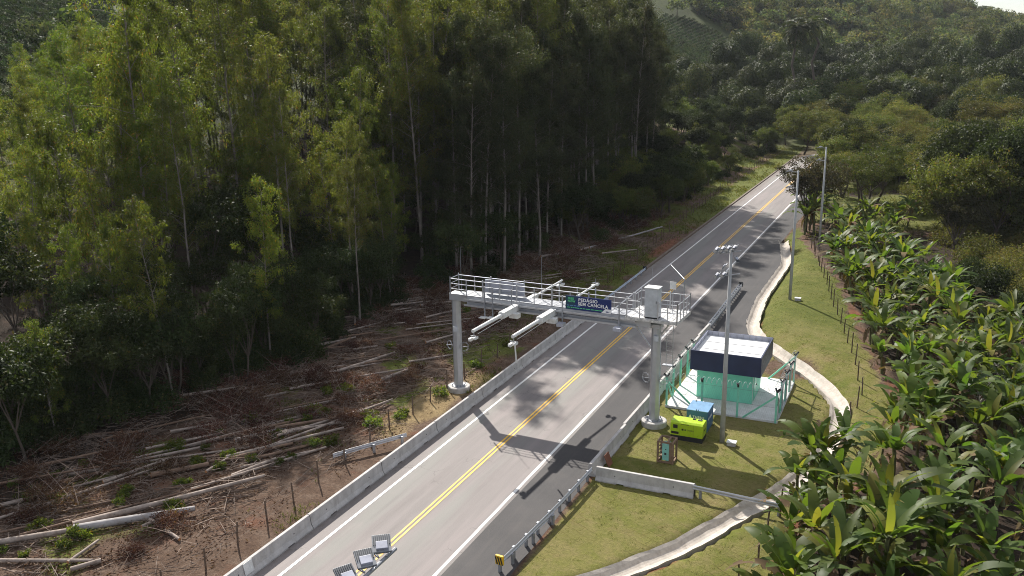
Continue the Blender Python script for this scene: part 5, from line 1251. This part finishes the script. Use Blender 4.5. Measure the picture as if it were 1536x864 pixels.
while len(pts) < 230 and t < 16000:
    t += 1; y = RT.uniform(128, 330); x = RT.uniform(-14 if y > 150 else -4, .16 * y + 6)
    if y > 250: x = RT.uniform(-26, .16 * y + 6)
    p = pix((x, y, Hs(x, y)))
    if 1255 < p[0] < 1400 and 280 < p[1] < 400: continue
    if any((x - a) ** 2 + (y - b_) ** 2 < (3.0 + y * .005) ** 2 for a, b_ in pts): continue
    if y > 225 and abs(x + 23.5 - float(road_shift(y))) < 6 and y < 280: continue
    pts.append((x, y)); q = RT.random(); z = Hs(x, y) - .8; s_ = RT.uniform(.85, 1.45)
    if q < .36: place(OL[RT.randrange(4)], 'olive_tree', (x, y, z), 'olive green spreading tree in the wood right of the road', 'tree', 'olive green trees in the wood right of the road', sc=s_)
    elif q < .74: place(BR[RT.randrange(4)], 'broadleaf_tree', (x, y, z), 'mid green broad tree in the wood right of the road', 'tree', 'mid green trees in the wood right of the road', sc=s_)
    elif q < .9: place(DK[RT.randrange(3)], 'broadleaf_tree', (x, y, z), 'dark green dense tree in the wood right of the road', 'tree', 'dark green trees in the wood right of the road', sc=s_)
    else: place(SPS, 'grey_tree', (x, y, z), 'grey green thin leaved tree in the wood right of the road', 'tree', 'grey green trees in the wood right of the road', sc=s_ * 1.1)

# ================================================================== WOODED MIDDLE HILL, FAR HILL
def far_proto(seed, R, Hh, leafm, n, ll):
    r = np.random.default_rng(seed); nl = 7; L = np.stack([r.normal(0, .42, nl) * R, r.normal(0, .42, nl) * R, Hh * r.uniform(.45, .72, nl)], 1)
    c = L[r.integers(0, nl, n)]; d = unit(r.normal(size=(n, 3))); P = c + d * np.array([.55 * R, .55 * R, .30 * Hh]) * (r.random((n, 1)) ** .18)
    V, F = leaf_quads(P, r.normal(size=(n, 3)), ll * r.uniform(.6, 1.3, n), ll * .6, r, d + r.normal(size=(n, 3)) * .28)
    m_ = MB(); m_.tube([(0, 0, -.4), (0, 0, Hh * .5)], [.25, .12], 5, cap=False); tv = np.array(m_.v); tf = np.array(m_.f) + len(V)
    return np_mesh('crown', np.concatenate([V, tv]), np.concatenate([F, tf]), [leafm, MT['barkd']], [0] * len(F) + [1] * len(tf))
MID = [far_proto(500 + i, 5.0, 11 + i, MT['darkleaf'] if i < 3 else MT['midleaf'], 3800, .62) for i in range(5)]
MR = random.Random(15); pts = []; t = 0
while len(pts) < 230 and t < 9000:
    t += 1; y = MR.uniform(262, 430); x = MR.uniform(-.32 * y, .10 * y); p = pix((x, y, Hs(x, y)))
    if not (940 < p[0] < 1580): continue
    if p[0] < 1185 and pix((x, y, Hs(x, y) + 12.5))[1] < (70 if p[0] < 1100 else 56): continue
    if abs(x + 23.5 - float(road_shift(y))) < 6 and y < 285: continue
    if p[0] < 1150 and y < 330 and MR.random() < .75: continue
    if any((x - a) ** 2 + (y - b_) ** 2 < 5.6 ** 2 for a, b_ in pts): continue
    pts.append((x, y)); s_ = MR.uniform(.7, 1.2); dk = MR.random() < .8
    place_flat(MID[MR.randrange(3) if dk else 3 + MR.randrange(2)], 'hill_tree', (x, y, Hs(x, y)), 'dark dense tree on the wooded rise beyond the road' if dk else 'lighter green tree on the wooded rise beyond the road', 'tree', 'dark trees on the wooded rise' if dk else 'lighter trees on the wooded rise', s_)
for i in range(40):
    y = MR.uniform(245, 300); x = MR.uniform(-80, -34)
    place(SH[i % 4], 'hill_shrub', (x, y, Hs(x, y)), 'green shrub on the open slope beyond the end of the road', 'shrub', 'shrubs on the open slope beyond the road', sc=MR.uniform(.8, 1.9))
PM = [palm_proto(600, 12.5), palm_proto(601, 12.5)]
def at_dist(px, d):
    v = CR * (px - 768) + CF * FPX; v.z = 0; v.normalize(); return Vector((v.x * d, v.y * d, Hs(v.x * d, v.y * d)))
def palm_at(px, ytop, d, lab, pr):
    p = at_dist(px, d); zt = None
    for z in np.arange(p.z + 5, p.z + 40, .25):
        if pix((p.x, p.y, z))[1] < ytop: zt = z; break
    place(pr, 'palm_tree', p, lab, 'palm', sc=(zt - p.z) / 14.0 if zt else 1.)
palm_at(1172, 24, 300, 'left one of the two palms above the wooded rise', PM[0]); palm_at(1199, 16, 305, 'right one of the two palms above the wooded rise', PM[1])
fr_ = random.Random(31)
# banana like clump and single trees on the rise left of the palms
for i in range(8):
    p = at_dist(fr_.uniform(990, 1120), fr_.uniform(255, 300)); place(BN[i % 7], 'banana_plant', p, 'far banana plant on the slope above the end of the road', 'banana plant', 'far banana plants above the end of the road', sc=fr_.uniform(1.3, 2.0))
# far forest: reads as one mass
FARM = [far_proto(520 + i, 4.2, 6.5 + i, MT['farleaf'], 430, 1.15) for i in range(4)]
COF = far_proto(530, 1.0, 1.5, MT['coffee'], 70, .5)
def mass(name, protos, P, S, label, cat):
    """many far plants as one object"""
    Vs, Fs, o = [], [], 0; r = np.random.default_rng(len(P)); mats = None; mi = []
    data = []
    for me in protos:
        co = np.empty(len(me.vertices) * 3, np.float32); me.vertices.foreach_get('co', co); fi = np.empty(len(me.polygons) * 4, np.int32); me.loops.foreach_get('vertex_index', fi)
        mm = np.empty(len(me.polygons), np.int32); me.polygons.foreach_get('material_index', mm); data.append((co.reshape(-1, 3), fi.reshape(-1, 4), mm))
    for k, (p, s_) in enumerate(zip(P, S)):
        co, fi, mm = data[k % len(data)]; a = r.uniform(0, 6.28); c, sn = math.cos(a), math.sin(a)
        q = co @ np.array([[c, sn, 0], [-sn, c, 0], [0, 0, 1]]); Vs.append(q * s_ + np.array(p)); Fs.append(fi + o); mi.append(mm); o += len(co)
    me = np_mesh(name, np.concatenate(Vs), np.concatenate(Fs), list(protos[0].materials), np.concatenate(mi))
    tn = np.concatenate([np.repeat(np.r_[np.array([1., 1., 1.]) * r.uniform(.45, 1.5) * np.array([r.uniform(.85, 1.25), 1, r.uniform(.8, 1.2)]), 1.][None], len(v_), 0) for v_ in Vs]).astype(np.float32)
    at_ = me.color_attributes.new('tint', 'FLOAT_COLOR', 'POINT'); at_.data.foreach_set('color', tn.ravel())
    return tag(link_mesh(name, me), label, cat, kind='stuff')
coffee_poly = [(978, 30), (1000, 22), (1040, 30), (1092, 58), (1075, 104), (975, 110)]
def inpoly(px, py, poly):
    c = False
    for (x0, y0), (x1, y1) in zip(poly, poly[1:] + poly[:1]):
        if (y0 > py) != (y1 > py) and px < (x1 - x0) * (py - y0) / (y1 - y0) + x0: c = not c
    return c
def visible(x, y, z):
    n = 60; f = np.linspace(.2, .99, n); return not np.any(H(x * f, y * f) > CAMH + (z + 6 - CAMH) * f)
P = []; S = []; r2 = np.random.default_rng(3)
for _ in range(30000):
    if len(P) > 4000: break
    y = 430 + 700 * r2.random() ** .8; x = r2.uniform(-.40 * y, .17 * y); z = Hs(x, y); p = pix((x, y, z))
    if not (930 < p[0] < 1600 and -60 < p[1] < 110): continue
    if inpoly(p[0], p[1], coffee_poly): continue
    if p[0] < 1130 and (wob(x, y, 22., 3.) > .15 or p[0] < 1010 and p[1] < 60): continue
    if wob(x, y, 45., 5.) > .62: continue
    if not visible(x, y, z): continue
    P.append((x, y, z)); S.append(r2.uniform(.45, 1.0) if r2.random() < .7 else r2.uniform(1., 1.45))
mass('far_forest', FARM, P, S, 'far forest covering the hill under the skyline', 'forest'); print('far', len(P))
P = []; S = []
ctr = GT(1035, 50)
print('coffee ctr', ctr)
if ctr:
    for i in range(-60, 60):
        for j in range(-60, 60):
            x = ctr.x + i * 2.6 + .5 * j; y = ctr.y + j * 2.3; z = Hs(x, y); p = pix((x, y, z))
            if inpoly(p[0], p[1], coffee_poly) and visible(x, y, z): P.append((x, y, z)); S.append(r2.uniform(.8, 1.15))
if P: mass('coffee_field', [COF], P, S, 'rows of coffee bushes on the far slope', 'coffee field')
# top left hill seen past the stand: rows of coffee and a few dark trees
P = []; S = []; Q = []
for i in range(300):
    for j in range(120):
        x = -84 - i * 1.9; y = 40 + j * 3.4 + i * .4; z = Hs(x, y); p = pix((x, y, z))
        if -60 < p[0] < 175 and -30 < p[1] < 230 and (x < -112 or math.degrees(math.atan2(-x, y)) > 49.5) and visible(x, y, z): (P if wob(x, y, 40., 1.) < .5 else Q).append((x, y, z))
P = P[:6000]
if P: mass('coffee_field', [COF], P, [1.0 + .2 * math.sin(i) for i in range(len(P))], 'rows of coffee bushes on the hill at the top left', 'coffee field')
Q = Q[::14][:120]
if Q: mass('far_wood', FARM, Q, [1.0 + .3 * math.sin(i * 1.7) for i in range(len(Q))], 'dark far wood on the hill at the top left', 'forest')
print('left hill', len(P), len(Q))
# single trees on the skyline
for i, (px, lab) in enumerate([(1432, 'umbrella shaped lone tree on the skyline'), (1405, 'small bushy tree on the skyline left of the umbrella shaped one'), (1520, 'small tree on the skyline close to the right edge')]):
    d = np.arange(500, 1300, 4.); v = CR * (px - 768) + CF * FPX; v.z = 0; v.normalize(); el = (H(v.x * d, v.y * d) - CAMH) / d; dd = float(d[np.argmax(el)])
    place_flat(MID[i + 1], 'skyline_tree', at_dist(px, dd), lab, 'tree', None, [.95, .6, .8][i])
# ================================================================== LIGHT
SUN_EL = rad(38.5); sx, sy = -.697, .717
SUN_AZ = math.atan2(sx, sy)      # clockwise from +Y
w = bpy.data.worlds.new('World'); SC.world = w; w.use_nodes = True; nt = w.node_tree; n = N(nt)
bg = nt.nodes['Background']; sky = n.new('ShaderNodeTexSky', sky_type='NISHITA'); sky.sun_disc = False
sky.sun_elevation = SUN_EL; sky.sun_rotation = SUN_AZ; sky.air_density = 1.0; sky.dust_density = 1.6; sky.ozone_density = 1.2; sky.altitude = 700
tc = n.new('ShaderNodeTexCoord'); mp = n.new('ShaderNodeMapping'); mp.inputs['Scale'].default_value = (1, 1, 2.6); n.link(tc.outputs['Generated'], mp.inputs['Vector'])
f = n.noise(mp.outputs['Vector'], 2.6, 8, .62, .4)
c = n.mix(n.mapr(f, .38, .56, 0, .85), sky.outputs[0], (8.2, 8.3, 8.6))
n.link(c, bg.inputs['Color']); bg.inputs['Strength'].default_value = .073
ld = bpy.data.lights.new('sun', 'SUN'); ld.energy = 4.8; ld.angle = rad(.53); ld.color = (1., .95, .87)
so = bpy.data.objects.new('sun', ld); COL.objects.link(so)
dv_ = -Vector((sx * math.cos(SUN_EL), sy * math.cos(SUN_EL), math.sin(SUN_EL))); so.rotation_euler = dv_.to_track_quat('-Z', 'Y').to_euler()
so.location = (-60, 80, 80)
vs_ = SC.view_settings; vs_.view_transform = 'Standard'; vs_.look = 'None'; vs_.exposure = .85; vs_.gamma = 1.; vs_.use_curve_mapping = False
cy = SC.cycles; cy.max_bounces = 7; cy.diffuse_bounces = 3; cy.glossy_bounces = 2; cy.transmission_bounces = 5; cy.volume_bounces = 0; cy.use_denoising = True; cy.denoiser = 'OPENIMAGEDENOISE'; cy.denoising_prefilter = 'NONE'; cy.denoising_input_passes = 'RGB_ALBEDO_NORMAL'; cy.filter_width = 1.0
cy.caustics_reflective = False; cy.caustics_refractive = False; cy.sample_clamp_indirect = 3

hz = MB(); hz.box((0, 630, 60), (3040, 1790, 290)); hzm = bpy.data.materials.new('haze_air'); hzm.use_nodes = True; hn = hzm.node_tree; hn.nodes.remove(hn.nodes['Principled BSDF'])
pv = hn.nodes.new('ShaderNodeVolumePrincipled'); pv.inputs['Color'].default_value = (.86, .92, 1., 1); pv.inputs['Density'].default_value = .00006; pv.inputs['Anisotropy'].default_value = .2
hn.links.new(pv.outputs[0], hn.nodes['Material Output'].inputs['Volume'])
tag(hz.build('haze', hzm), 'thin pale haze in the air', 'haze', kind='stuff')
